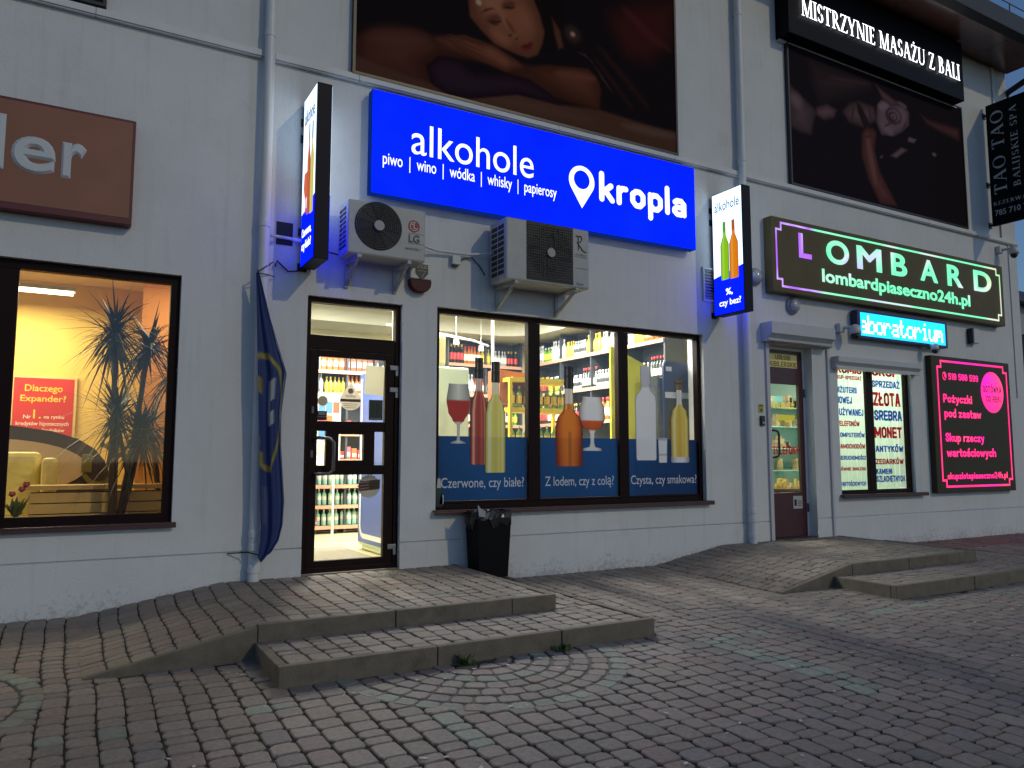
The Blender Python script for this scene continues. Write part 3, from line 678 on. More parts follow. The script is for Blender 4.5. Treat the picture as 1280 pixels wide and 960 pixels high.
profile_graphic('printed_bottle', 6.84, [(1.06, .145), (1.08, .155), (1.60, .158), (1.72, .13), (1.80, .06), (1.86, .048), (2.0, .05), (2.001, .062), (2.13, .06)],
    (lambda base: lambda u, z, hw: mixc(s2l((225, 225, 225)), s2l((120, 120, 125)), abs(u)) if z < 1.13 else base(u, z, hw))(glassy(s2l((206, 172, 70)), s2l((120, 90, 20)), s2l((240, 225, 170)), 2.0, s2l((110, 85, 45)), 1.81, s2l((200, 198, 195)))), yG-.0008, W2)
M_filmwhite = mat('white_vinyl', (.85, .86, .9), .5, trans=.4)
for s_, xa, xb in (("Czerwone, czy białe?", 3.455, 4.49), ("Z lodem, czy z colą?", 4.775, 5.765), ("Czysta, czy smakowa?", 6.03, 7.11)):
    letters(s_, (xa, xb, .76, .905), .0985, M_filmwhite, W2, bold=.006)
# small beer bottle sticker at the lower left of the window
film('sticker', [([(3.37, .60), (3.46, .60), (3.46, .70), (3.37, .70)], (.02, .03, .03)), ([(3.375, .70), (3.455, .70), (3.45, .80), (3.38, .80)], s2l((30, 70, 55))), ([(3.39, .80), (3.44, .80), (3.43, .90), (3.40, .90)], (.5, .5, .5)), ([(3.42, .63), (3.47, .63), (3.47, .72), (3.44, .74)], (.55, .5, .5))], W2, .056)

# shop door --------------------------------------------------------
dr = MB(); yd0, yd1 = .065, .135
frame_rect(dr, 1.958, 2.952, .0, 2.722, .05, yd0-.01, yd1+.01)
dr.box(2.008, 2.902, yd0, yd1, 2.20, 2.345)
D1 = obj('door', dr, M_frame, B, bevel=.004)
lf = MB()
lf.box(2.012, 2.10, .07, .13, .012, 2.195); lf.box(2.80, 2.90, .07, .13, .012, 2.195)
lf.box(2.10, 2.80, .07, .13, .012, .115); lf.box(2.10, 2.80, .07, .13, 2.13, 2.195)
lf.box(2.10, 2.80, .07, .13, .95, 1.045); lf.box(2.10, 2.80, .07, .13, 1.385, 1.485)
lf.box(2.19, 2.32, .07, .13, 1.045, 1.385); lf.box(2.58, 2.695, .07, .13, 1.045, 1.385); lf.box(2.32, 2.58, .07, .13, 1.045, 1.095); lf.box(2.32, 2.58, .07, .13, 1.355, 1.385)
obj('door_leaf', lf, M_frame, D1, bevel=.004)
q = MB(); q.quad((2.09, .098, .105), (2.81, .098, .105), (2.81, .098, 2.14), (2.09, .098, 2.14)); obj('pane', q, M_glass, D1)
q = MB(); q.quad((2.005, .098, 2.34), (2.905, .098, 2.34), (2.905, .098, 2.675), (2.005, .098, 2.675)); obj('transom_pane', q, glass_mat('dusty_glass', 1.0, (.88, .88, .86)), D1)
q = MB(); q.box(1.957, 2.953, .003, .054, -.018, .004); q.box(1.957, 2.953, .146, .29, -.018, .008); obj('threshold', q, mat('worn_threshold', (.20, .18, .15), .7, var=.2), D1)
M_handle = mat('grey_handle', (.10, .10, .10), .4)
q = MB(); q.tube([(2.075, .07, 1.30), (2.085, .0, 1.315), (2.10, -.03, 1.315), (2.19, -.045, 1.31), (2.235, -.05, 1.27), (2.235, -.05, 1.0), (2.20, -.045, .965), (2.10, -.03, .96), (2.085, .0, .96), (2.075, .07, .96)], .016, 10); obj('handle', q, M_handle, D1, smooth=True)
for z in (.19, 1.80, 2.03):
    q = MB(); q.box(2.845, 2.94, .052, .066, z, z+.05); q.box(2.905, 2.94, .052, .066, z-.06, z); obj('hinge', q, mat('hinge_grey', (.22, .22, .24), .4, .6), D1, bevel=.004)
for z in (1.12, 1.555):
    q = MB(); q.box(2.035, 2.06, .058, .071, z, z+.07); obj('lock_plate', q, M_handle, D1, bevel=.004)
M_stick = mat('door_stickers', rough=.6, vcol='Col', trans=.3)
def sticker(polys, parent, y=.094, name='sticker'):
    m = MB(); cols = []
    for k, (pts, col) in enumerate(polys): m.flat(pts, y-.0006*k); cols += [col]*len(pts)
    return obj(name, m, M_stick, parent, cols=cols)
def ell(cx, cz, rx, rz, n=28, a0=0, a1=360): return [(cx+rx*math.cos(R(a0+(a1-a0)*i/n)), cz+rz*math.sin(R(a0+(a1-a0)*i/n))) for i in range(n)]
drop = [(2.44, 1.89)]+[(2.44+.115*math.cos(R(a)), 1.70+.10*math.sin(R(a))) for a in range(20, -201, -10)]
M_ink = mat('dark_ink', (.03, .03, .03), .7)
sticker([(drop, s2l((196, 186, 170))), ([(2.335, 1.685), (2.545, 1.685), (2.545, 1.715), (2.335, 1.715)], s2l((90, 75, 65)))]+[([(2.36+.01*k, 1.668-.02*k), (2.52-.01*k, 1.668-.02*k), (2.52-.01*k, 1.662-.02*k), (2.36+.01*k, 1.662-.02*k)], s2l((120, 110, 100))) for k in range(3)], D1)
sticker([(ell(2.44, 1.795, .03, .028), s2l((130, 120, 110)))], D1, .0915)
letters('KROPLA', (2.385, 2.495, 1.73, 1.757), .0912, M_ink, D1)
sticker([(ell(2.155, 1.685, .053, .053), s2l((150, 145, 130))), (ell(2.155, 1.685, .044, .044), s2l((190, 184, 165)))], D1)
sticker([([(2.10, 1.49), (2.20, 1.49), (2.20, 1.585), (2.10, 1.585)], s2l((18, 18, 20))), ([(2.115, 1.545), (2.185, 1.545), (2.185, 1.575), (2.115, 1.575)], s2l((150, 150, 140))), ([(2.10, 1.527), (2.20, 1.527), (2.20, 1.533), (2.10, 1.533)], s2l((130, 130, 125)))], D1)
sticker([([(2.58, 1.775), (2.79, 1.755), (2.80, 2.065), (2.595, 2.075)], s2l((186, 182, 160)))], D1)
sticker([([(2.635, 1.505), (2.785, 1.505), (2.785, 1.715), (2.635, 1.715)], s2l((20, 34, 34))), ([(2.65, 1.51), (2.77, 1.51), (2.77, 1.527), (2.65, 1.527)], s2l((120, 125, 120)))]+[([(2.655+k*.055, 1.55), (2.695+k*.055, 1.55), (2.695+k*.055, 1.70), (2.655+k*.055, 1.70)], s2l((60, 62, 56))) for k in range(2)], D1)
cap = [(2.65+(.125 if k % 2 else .108)*math.cos(math.pi*k/21), .83+(.125 if k % 2 else .108)*math.sin(math.pi*k/21)) for k in range(42)]
sticker([(cap, s2l((120, 120, 120))), ([(2.54, .78), (2.765, .80), (2.77, .90), (2.55, .88)], s2l((96, 52, 46))), ([(2.66, .80), (2.765, .81), (2.765, .89), (2.66, .88)], s2l((70, 64, 44)))]+[([(2.555, .80+k*.03), (2.65, .81+k*.03), (2.65, .82+k*.03), (2.555, .81+k*.03)], s2l((150, 140, 130))) for k in range(3)], D1)

# pawnshop door ----------------------------------------------------
dr = MB(); dr.box(8.433, 8.478, .13, .20, 0, 2.715); dr.box(9.26, 9.305, .13, .20, 0, 2.715); dr.box(8.478, 9.26, .13, .20, 2.67, 2.715)
D2 = obj('door', dr, M_trim, B, bevel=.004)
lf = MB(); M_red = mat('dark_red_door', (.05, .005, .010), .4, var=.15)
lf.box(8.48, 8.56, .14, .19, .012, 2.67); lf.box(9.175, 9.262, .14, .19, .012, 2.67); lf.box(8.56, 9.175, .14, .19, .012, .63); lf.box(8.56, 9.175, .14, .19, 2.18, 2.42); lf.box(8.56, 9.175, .14, .19, 2.62, 2.67)
obj('door_leaf', lf, M_red, D2, bevel=.004)
q = MB(); q.quad((8.55, .163, .62), (9.18, .163, .62), (9.18, .163, 2.63), (8.55, .163, 2.63)); obj('pane', q, M_glass, D2)
q = MB(); q.box(8.434, 9.304, .004, .29, -.018, .007); obj('threshold', q, M_sill, D2)
q = MB(); q.tube([(8.535, .14, 1.50), (8.54, .08, 1.51), (8.62, .07, 1.50), (8.65, .07, 1.46), (8.65, .07, 1.18), (8.62, .07, 1.14), (8.54, .08, 1.13), (8.535, .14, 1.14)], .016, 8); obj('handle', q, M_black, D2, smooth=True)
for z in (.35, 2.0):
    q = MB(); q.tube([(9.27, .125, z), (9.27, .125, z+.12)], .013, 8); obj('hinge', q, M_black, D2)
M_cream = mat('cream_card', s2l((214, 205, 160)), .6, trans=.3)
q = MB(); q.box(8.565, 9.17, .150, .153, 2.425, 2.615); obj('transom_notice', q, M_cream, D2)
M_gold = mat('mustard_letters', s2l((120, 105, 20)), .5)
letters('USŁUGI', (8.72, 9.03, 2.53, 2.605), .148, M_gold, D2, block=(1.8, .7))
letters('JUBILERSKIE', (8.57, 9.16, 2.43, 2.51), .148, M_gold, D2, block=(1.8, .7))
letters('JUBILER', (8.60, 9.10, 1.82, 1.92), .160, mat('yellow_letters', s2l((225, 200, 60)), .5, trans=.3), D2, block=(1.8, .7))
letters('TELEFONY', (8.62, 9.16, 1.17, 1.29), .160, mat('red_letters', s2l((190, 30, 30)), .5, trans=.2), D2, block=(2.0, .7))
letters('Skup', (8.76, 9.0, 1.54, 1.66), .160, mat('yellow_letters'), D2, bold=.02)
sticker([([(8.74, 1.655), (9.10, 1.655), (9.10, 1.74), (8.74, 1.74)], s2l((190, 180, 60)))], D2, .161)
sticker([([(8.98, .40), (9.17, .40), (9.17, .58), (8.98, .58)], s2l((200, 200, 200))), ([(9.0, .44), (9.05, .44), (9.05, .53), (9.0, .53)], s2l((40, 40, 50)))]+[([(9.07, .44+k*.03), (9.155, .44+k*.03), (9.155, .452+k*.03), (9.07, .452+k*.03)], s2l((80, 80, 90))) for k in range(3)], D2, .138)
# roller shutter boxes above door and window
M_shut = mat('shutter_box_paint', (.47, .475, .49), .5, var=.05)
def shutter(x0, x1, z0, z1, d):
    m = MB(); m.prismx([(-.001, z0), (-d+.02, z0), (-d*.55, z0+.05), (-d, z0+.10), (-d, z1), (-.001, z1)], x0, x1)
    return obj('shutter_box', m, M_shut, B, bevel=.003)
shutter(8.28, 9.60, 2.735, 3.0, .20)
shutter(9.74, 11.76, 2.44, 2.62, .13)
m = MB(); m.box(9.62, 9.66, -.03, -.001, .0, 2.72); m.box(8.34, 8.40, -.03, -.001, 0, 2.73); obj('shutter_rail', m, M_shut, B)

# pawnshop window lettering ----------------------------------------
M_strip = mat('blind_fabric', s2l((205, 225, 205)), .8, var=.08, vscale=9, trans=.5)
m = MB()
for x0, x1 in ((9.93, 10.62), (10.78, 11.59)):
    k = 6; wd = (x1-x0)/k
    for i in range(k):
        a = .010 if i % 2 else -.004; gp = .012 if i > 0 else .003
        m.add([(x0+i*wd+gp, .125+a, .66), (x0+(i+1)*wd-.003, .135-a, .66), (x0+(i+1)*wd-.003, .135-a, 2.53), (x0+i*wd+gp, .125+a, 2.53)], [(0, 1, 2, 3)])
obj('vertical_blind', m, M_strip, W3, fix=False)
M_red_l = mat('red_window_letters', s2l((205, 25, 45)), .5, trans=.55); M_blue_l = mat('blue_window_letters', s2l((40, 95, 205)), .5, trans=.55)
colL = [('KOMIS', 2.40, 2.54, 0, .02, .63), ('SKUP-SPRZEDAŻ', 2.31, 2.385, 0, .0, .62), ('BIŻUTERII', 2.10, 2.22, 1, .0, .49), ('NOWEJ', 1.94, 2.05, 1, .0, .37), ('UŻYWANEJ', 1.76, 1.89, 1, .06, .63),
        ('TELEFONÓW', 1.60, 1.71, 0, .0, .53), ('KOMPUTERÓW', 1.43, 1.53, 1, .0, .64), ('SAMOCHODÓW', 1.26, 1.36, 0, .0, .64), ('NIERUCHOMOŚCI', 1.09, 1.18, 1, .0, .64), ('PRAWO BYDLACE', .93, 1.0, 0, .0, .64), ('ZIEMIOKOWICI', .70, .80, 1, .0, .62)]
colL[9] = ('RÓWNIE BIAŁEGO', .93, 1.0, 0, .0, .64); colL[10] = ('WARTOŚCIOWYCH', .70, .79, 1, .0, .62)
for s_, z0, z1, b, xa, xb in colL: letters(s_, (9.935+xa, 9.935+xb, z0, z1), .0955, (M_red_l, M_blue_l)[b], W3, block=(2.25, .6))
colR = [('SKUP', 2.40, 2.55, 0, .03, .70), ('SPRZEDAŻ', 2.22, 2.36, 1, .02, .72), ('ZŁOTA', 1.93, 2.15, 0, .03, .72), ('SREBRA', 1.70, 1.87, 1, .04, .74), ('MONET', 1.43, 1.61, 0, .03, .72),
        ('ANTYKÓW', 1.21, 1.35, 1, .04, .74), ('ZEGARKÓW', 1.02, 1.14, 0, .03, .73), ('KAMIENI', .87, .96, 1, .03, .43), ('SZLACHETNYCH', .75, .85, 1, .03, .74)]
for s_, z0, z1, b, xa, xb in colR: letters(s_, (10.78+xa, 10.78+xb, z0, z1), .0955, (M_red_l, M_blue_l)[b], W3, block=(2.25, .6))

# ------------------------------------------------------------------ rooms behind the glass
M_inwall = mat('cream_inner_wall', s2l((226, 220, 184)), .8, var=.04)
M_inceil = mat('grey_inner_ceiling', (.26, .27, .26), .9, var=.05)
M_yell = mat('yellow_inner_wall', (.76, .53, .12), .7, var=.05, vscale=1.5)
M_tile = mat('cream_floor_tile', (.46, .40, .25), .35, var=.12, vscale=5)
M_orange = mat('orange_inner_wall', (.70, .30, .07), .7, var=.06)
def room(x0, x1, y0, y1, z0, z1, mw, mf, mc, skip_front=True):
    m = MB(); m.quad((x0, y1, z0), (x1, y1, z0), (x1, y1, z1), (x0, y1, z1)); m.quad((x0, y0, z0), (x0, y1, z0), (x0, y1, z1), (x0, y0, z1)); m.quad((x1, y1, z0), (x1, y0, z0), (x1, y0, z1), (x1, y1, z1))
    obj('interior_wall', m, mw, B, fix=False)
    m = MB(); m.quad((x0, y0, z0), (x1, y0, z0), (x1, y1, z0), (x0, y1, z0)); obj('interior_floor', m, mf, B, fix=False)
    m = MB(); m.quad((x0, y0, z1), (x0, y1, z1), (x1, y1, z1), (x1, y0, z1)); obj('interior_ceiling', m, mc, B, fix=False)
room(1.75, 7.82, .302, 5.2, .002, 3.6, M_inwall, M_tile, M_inceil)
room(-4.4, 1.60, .302, 3.3, .002, 3.25, M_yell, M_tile, mat('office_ceiling', (.75, .6, .35), .8))
room(8.0, 12.4, .302, 4.0, .002, 3.3, mat('pale_green_inner_wall', s2l((170, 195, 180)), .7), M_tile, M_inceil)
m = MB()   # inner faces of the front wall above and beside the openings
for a, b in ((1.75, 1.95), (2.96, 3.34), (7.2, 7.82)): m.quad((b, .301, .0), (a, .301, .0), (a, .301, 3.6), (b, .301, 3.6))
m.quad((3.34, .301, 2.75), (1.95, .301, 2.75), (1.95, .301, 3.6), (3.34, .301, 3.6)); m.quad((7.2, .301, 2.75), (3.34, .301, 2.75), (3.34, .301, 3.6), (7.2, .301, 3.6)); m.quad((7.2, .301, 0), (3.34, .301, 0), (3.34, .301, .56), (7.2, .301, .56))
obj('interior_wall', m, M_inwall, B, fix=False)
# bulkhead that curves over the shelves
m = MB(); pts = [(7.0, .31), (7.0, 3.6)]+[(7.0-.7*(1-math.cos(R(a))), 3.6+.7*math.sin(R(a))) for a in range(10, 91, 10)]+[(1.76, 4.3), (1.76, 5.19), (7.81, 5.19), (7.81, .31)]
n = len(pts); m.v = [(x, y, 3.27) for x, y in pts]+[(x, y, 3.598) for x, y in pts]; m.f = [tuple(range(n)), tuple(range(2*n-1, n-1, -1))]+[(i, (i+1) % n, (i+1) % n+n, i+n) for i in range(n)]; m.mi = [0]*len(m.f)
obj('bulkhead', m, mat('bulkhead_paint', s2l((170, 168, 150)), .7), B)

def area(name, loc, sx, sy, power, col, parent, rot=(0, 0, 0)):
    l = bpy.data.lights.new(name, 'AREA'); l.shape = 'RECTANGLE'; l.size = sx; l.size_y = sy; l.energy = power; l.color = col
    o = bpy.data.objects.new(name, l); C.objects.link(o); o.rotation_euler = rot; o.location = Vector(loc)-origin_of(parent); o.parent = parent; return o
M_tube = emit('lamp_tube', (1, .95, .80), 6)
def ceiling_lamp(x, y, z, ln, along, power, col, label, group=None, tube=M_tube, name='ceiling_lamp'):
    t = thing(name, label, 'lamp', (x, y, z), group)
    hx, hy = (ln/2, .08) if along == 'x' else (.08, ln/2)
    m = MB(); m.box(x-hx, x+hx, y-hy, y+hy, z+.03, z+.075); obj('lamp_housing', m, M_whitepaint, t)
    m = MB(); m.box(x-hx+.02, x+hx-.02, y-hy+.02, y+hy-.02, z, z+.028); obj('diffuser', m, tube, t)
    area('lamp_light', (x, y, z-.02), 2*hx, 2*hy, power, col, t)
    return t
for i, (x, y) in enumerate(((2.55, .95), (4.4, 1.3), (6.2, 1.5), (5.0, 2.6), (6.3, 2.7), (3.3, 2.9))):
    ceiling_lamp(x, y, 3.5, 1.3, 'y', 230 if x < 2.7 else 135, (1, .95, .76) if x < 2.7 else (1, 1, .95), 'long white strip lamp hanging under the grey ceiling of the liquor shop', 'strip lamps in the liquor shop')

# shelving: uprights, boards with price strips
M_shelf = mat('dark_shelf', (.035, .04, .05), .5, var=.1); M_price = mat('price_strip', s2l((190, 140, 115)), .5); M_back = mat('shelf_back', (.03, .035, .05), .6)
def rack(name, label, x0, x1, y0, y1, zs, ztop, face, step=1.0):
    """face: 'x-' shelves look towards -x, 'y-' towards -y"""
    t = thing(name, label, 'shelf rack', ((x0+x1)/2, (y0+y1)/2, .002))
    m = MB()
    if face == 'x-': m.box(x1-.02, x1, y0, y1, .01, ztop)
    else: m.box(x0, x1, y1-.02, y1, .01, ztop)
    obj('back_panel', m, M_back, t)
    k = int(round((y1-y0 if face == 'x-' else x1-x0)/step))
    for i in range(k+1):
        m = MB()
        if face == 'x-': yy = y0+(y1-y0)*i/k; m.box(x0+.01, x1-.02, yy-.015, yy+.015, .01, ztop)
        else: xx = x0+(x1-x0)*i/k; m.box(xx-.015, xx+.015, y0+.01, y1-.02, .01, ztop)
        obj('upright', m, M_shelf, t)
    for z in zs:
        m = MB()
        if face == 'x-': m.box(x0, x1-.022, y0+.001, y1-.001, z-.03, z)
        else: m.box(x0+.001, x1-.001, y0, y1-.022, z-.03, z)
        b = obj('shelf_board', m, M_shelf, t)
        m = MB()
        if face == 'x-': m.box(x0-.012, x0-.001, y0, y1, z-.05, z+.004)
        else: m.box(x0, x1, y0-.012, y0-.001, z-.05, z+.004)
        obj('price_rail', m, M_price, b)
    return t
rack('shelf_rack', 'dark shelf rack full of spirits along the right hand wall of the liquor shop', 7.25, 7.62, .85, 4.45, (.6, 1.18, 1.72, 2.26, 2.82), 3.25, 'x-', .9)
rack('shelf_rack', 'dark shelf rack of spirits across the far back of the liquor shop', 5.7, 7.2, 4.75, 5.12, (.6, 1.15, 1.72, 2.26, 2.80), 3.25, 'y-', .75)
rack('shelf_rack', 'shelf rack of boxed whisky and cans seen through the glass door', 2.70, 4.50, 3.86, 4.24, (.12, .42, .72, 1.1, 1.5, 2.10, 2.44), 2.9, 'y-', .45)

# bottles
def bottle_mesh(name, h, r, neck, body, capm, lab, lz=(.2, .55)):
    m = MB(); sh = h*.62
    prof = [(r*.9, 0), (r, .01), (r, h*lz[0]), (r*1.01, h*lz[0]+.001), (r*1.01, h*lz[1]), (r, h*lz[1]+.001), (r, sh), (r*.8, sh+h*.06), (neck, sh+h*.15), (neck, h*.86), (neck*1.15, h*.861), (neck*1.1, h)]
    mis = [0, 0, 0, 2, 2, 0, 0, 0, 0, 1, 1]
    m.lathe(prof, n=10, mis=mis); me = bpy.data.meshes.new(name)
    me.from_pydata(m.v, [], m.f); me.polygons.foreach_set('material_index', m.mi); me.polygons.foreach_set('use_smooth', [len(f) == 4 for f in m.f])
    for x in (body, capm, lab): me.materials.append(x)
    return me
def bm_(n, c, r=.12): return mat(n, c, r, spec=.6)
Lw = mat('paper_label', (.72, .70, .62), .6); Ly = mat('yellow_label', (.75, .55, .05), .6); Lk = mat('black_label', (.03, .03, .03), .5); Lr = mat('red_label', (.5, .04, .04), .5)
cS = mat('silver_cap', (.6, .6, .62), .3, .6); cR = mat('red_cap', (.45, .03, .03), .4); cK = mat('black_cap', (.015, .015, .015), .4); cG = mat('gold_cap', (.55, .38, .08), .35, .5)
KIND = {
 'clear': (bottle_mesh('bottle', .29, .034, .013, bm_('clear_bottle_glass', (.34, .37, .37)), cS, Lw), 'clear glass vodka bottle with silver cap and pale label'),
 'flask': (bottle_mesh('bottle', .24, .04, .015, bm_('clear_bottle_glass', ()), cS, Lk, (.25, .5)), 'stout clear glass bottle with silver cap and black label'),
 'yellow': (bottle_mesh('bottle', .28, .036, .014, bm_('straw_bottle_glass', (.42, .36, .06)), cG, Ly), 'yellow spirit bottle with gold cap'),
 'orange': (bottle_mesh('bottle', .29, .035, .014, bm_('amber_bottle_glass', (.42, .14, .03)), cR, Lw), 'amber spirit bottle with red cap and pale label'),
 'wine': (bottle_mesh('bottle', .31, .036, .014, bm_('dark_bottle_glass', (.02, .03, .02)), cR, Lw, (.15, .45)), 'dark wine bottle with pale label'),
 'green': (bottle_mesh('bottle', .27, .035, .013, bm_('green_bottle_glass', (.12, .30, .04)), cS, Ly), 'green glass bottle with yellow label'),
 'black': (bottle_mesh('bottle', .30, .036, .014, bm_('black_bottle_glass', (.02, .015, .012)), cG, Lr), 'black glass bottle with red label'),
 'water': (bottle_mesh('bottle', .28, .04, .014, bm_('aqua_bottle', (.35, .62, .52)), cS, Lw, (.3, .5)), 'aqua plastic water bottle'),
}
def can_mesh(name, c):
    m = MB(); m.lathe([(.024, 0), (.031, .008), (.031, .115), (.026, .125), (.024, .122)], n=10, mis=[1, 0, 0, 1])
    me = bpy.data.meshes.new(name); me.from_pydata(m.v, [], m.f); me.polygons.foreach_set('material_index', m.mi); me.polygons.foreach_set('use_smooth', [len(f) == 4 for f in m.f])
    me.materials.append(c); me.materials.append(cS); return me
for n_, c_ in (('red', (.45, .03, .04)), ('blue', (.06, .20, .55)), ('white', (.6, .6, .6)), ('pink', (.5, .10, .22)), ('navy', (.03, .05, .16))):
    KIND['can_'+n_] = (can_mesh('can', mat(n_+'_can', c_, .3)), n_+' drinks can')
def put_bottle(kind, x, y, z, where, scale=1., name='bottle'):
    me, lab = KIND[kind]
    o = bpy.data.objects.new(name, me); C.objects.link(o); o.location = (x, y, z+.001); o.scale = (scale,)*3; o.rotation_euler = (0, 0, rng.uniform(0, 6))
    tag(o, lab+' '+where, 'can' if 'can' in kind else 'bottle', lab.split(' with')[0]+'s '+where); return o
SHN = {2.82: 'on the top shelf', 2.26: 'on the second shelf from the top', 1.72: 'on the middle shelf', 2.80: 'on the top shelf'}
def fill_run(kinds, z, a, b, put, where, step=.066):
    """runs of three to six alike, as a shop faces its shelves"""
    t = a; i = 0
    while t < b:
        k = kinds[i % len(kinds)]; n = rng.randint(3, 6); sc = rng.uniform(.98, 1.28)
        for _ in range(n):
            if t >= b: break
            put(k, t+rng.uniform(-.006, .006), z, where, sc); t += step
        i += 1; t += .015
rng = random.Random(11)
P = lambda k, t, z, wh, sc: put_bottle(k, 7.32+rng.uniform(0, .03), t, z, wh, sc)
fill_run(['orange', 'yellow', 'clear', 'orange', 'clear', 'yellow', 'flask', 'yellow', 'clear', 'green', 'clear'], 2.82, .95, 4.4, P, "on the right rack's top shelf")
fill_run(['wine', 'flask', 'black', 'clear', 'flask', 'wine', 'flask', 'clear', 'green', 'black', 'orange'], 2.26, .95, 4.4, P, "on the right rack's second shelf")
fill_run(['wine', 'black', 'flask', 'wine', 'orange', 'flask', 'black', 'clear'], 1.72, .95, 4.4, P, "on the right rack's third shelf", .07)
Pb = lambda k, t, z, wh, sc: put_bottle(k, t, 4.84+rng.uniform(0, .03), z, wh, sc)
fill_run(['black', 'orange', 'yellow', 'clear'], 2.80, 5.8, 7.15, Pb, "on the back rack's top shelf")
fill_run(['flask', 'clear', 'orange'], 2.26, 5.8, 7.15, Pb, "on the back rack's second shelf")
fill_run(['wine', 'green', 'clear'], 1.72, 5.8, 7.15, Pb, "on the back rack's third shelf")
Pd = lambda k, t, z, wh, sc: put_bottle(k, t, 3.95+rng.uniform(0, .03), z, wh, sc*(1.2 if 'can' in k else .85), 'drinks_can' if 'can' in k else 'bottle')
fill_run(['orange', 'clear', 'yellow'], 2.10, 2.74, 4.45, Pd, 'on the door rack, upper shelf')
fill_run(['can_pink', 'can_blue', 'can_red', 'can_navy'], .42, 2.82, 3.2, Pd, 'on a lower shelf behind the glass door', .075)
fill_run(['can_navy', 'can_white', 'can_blue', 'can_red'], .72, 2.82, 3.2, Pd, 'on the door rack at handle height', .085)
fill_run(['water'], .42, 3.22, 4.2, Pd, 'in the lower right of the door rack', .09)
fill_run(['water'], .12, 3.22, 4.2, Pd, 'on the bottom shelf behind the glass door', .09)
fill_run(['water'], .72, 3.22, 4.2, Pd, 'on the door rack, right half, handle height', .09)
# boxed whisky, top shelf behind the door
def carton(x, y, z, wx, wy, h, m, label, group=None, name='carton', lid=Lw):
    t = thing(name, label, 'box', (x, y, z), group)
    b = MB(); b.box(x-wx/2, x+wx/2, y-wy/2, y+wy/2, z+.001, z+h); obj('box_body', b, m, t, bevel=.003)
    b = MB(); b.box(x-wx*.4, x+wx*.4, y-wy/2-.003, y-wy/2-.001, z+h*.25, z+h*.55); obj('box_label', b, lid, t)
    return t
M_ctn = [mat('cream_carton', s2l((220, 205, 150)), .6), mat('orange_carton', s2l((190, 90, 40)), .6), mat('brown_carton', s2l((120, 70, 40)), .6), mat('red_carton', s2l((200, 50, 50)), .6), mat('blue_carton', s2l((60, 110, 190)), .6), mat('pink_carton', s2l((220, 90, 110)), .6)]
for i in range(15):
    k = 0 if i < 5 else (1 if i < 9 else 2)
    carton(2.76+i*.092+(.03 if i > 3 else 0), 3.98, 2.44, .08, .08, .28, M_ctn[k], ('cream', 'orange', 'brown')[k]+' boxed whisky standing on the top shelf behind the glass door', ('cream', 'orange', 'brown')[k]+' whisky cartons')
for z, wh in ((.12, 'bottom'), (1.1, 'middle'), (1.5, 'upper middle')):
    for i in range(14 if z > 1 else 5):
        k = (i*2+int(z*10)) % 6; cn = ('cream', 'orange', 'brown', 'red', 'blue', 'pink')[k]
        carton(2.76+i*.098, 3.95, z, .08, .08, .12+.07*((i*3) % 4)/3, M_ctn[k], cn+' drinks box on the '+wh+' shelf behind the glass door', cn+' boxes on the '+wh+' shelf')
# counter clutter at eye height seen through the door: flyers on a display board
t = thing('flyer_stand', 'display board of colourful flyers behind the door sticker', 'display', (2.9, 3.2, .002))
m = MB(); m.box(2.55, 3.30, 3.20, 3.25, .9, 2.02); m.box(2.6, 2.63, 3.2, 3.23, .002, .9); m.box(3.2, 3.23, 3.2, 3.23, .002, .9); obj('stand_board', m, M_whitepaint, t)
r2 = random.Random(5)
for zi in range(5):
    for xi in range(7):
        x0 = 2.57+xi*.103; z0 = 1.0+zi*.19; m = MB(); m.box(x0, x0+.09, 3.192, 3.198, z0, z0+.15)
        fo = obj('flyer', m, M_ctn[r2.randrange(6)] if r2.random() < .7 else Lw, t)
# blue drinks cooler: blue side with a white rounded line, pale back to the window
t = thing('drinks_cooler', 'tall drinks cooler with blue side panel, its pale back turned to the shop window', 'cooler', (3.6, 1.3, .002))
M_cool = mat('pale_green_steel', s2l((214, 232, 205)), .35, var=.06, vscale=1.2); M_cblue = mat('cooler_blue', (.035, .085, .38), .35, var=.08)
m = MB(); m.box(3.125, 4.13, .78, 1.82, .06, 2.2); m.box(3.15, 4.10, .82, 1.78, .002, .06); obj('cabinet', m, M_cool, t, bevel=.02)
m = MB(); m.box(3.112, 3.123, .80, 1.80, .10, 2.16); sp = obj('side_panel', m, M_cblue, t)
m = MB(); pth = [(1.72, 2.1)]+[(1.60+.12*math.cos(R(a)), .32+.14*math.sin(R(a))) for a in range(0, -91, -15)]+[(.98+.12*math.cos(R(a)), .32+.14*math.sin(R(a))) for a in range(-90, -181, -15)]+[(.86, 2.1)]
for (ya, za), (yb, zb) in zip(pth[:-1], pth[1:]):
    d = Vector((yb-ya, zb-za)).normalized(); nn = Vector((-d.y, d.x))*.03
    m.add([(3.108, ya+nn.x, za+nn.y), (3.108, ya-nn.x, za-nn.y), (3.108, yb-nn.x, zb-nn.y), (3.108, yb+nn.x, zb+nn.y)], [(0, 1, 2, 3)])
obj('white_line', m, mat('white_print', (.8, .82, .85), .4), sp, fix=False)
t = thing('storage_carton', 'cream rounded carton standing on top of the drinks cooler', 'box', (3.68, 1.0, 2.2))
m = MB(); m.box(3.42, 3.86, .84, 1.2, 2.202, 2.60); obj('box_body', m, mat('carton_cream', s2l((240, 225, 165)), .6), t, bevel=.05)
t = thing('cardboard_box', 'brown cardboard beer box stacked behind the shop window', 'box', (4.9, 1.1, 1.83))
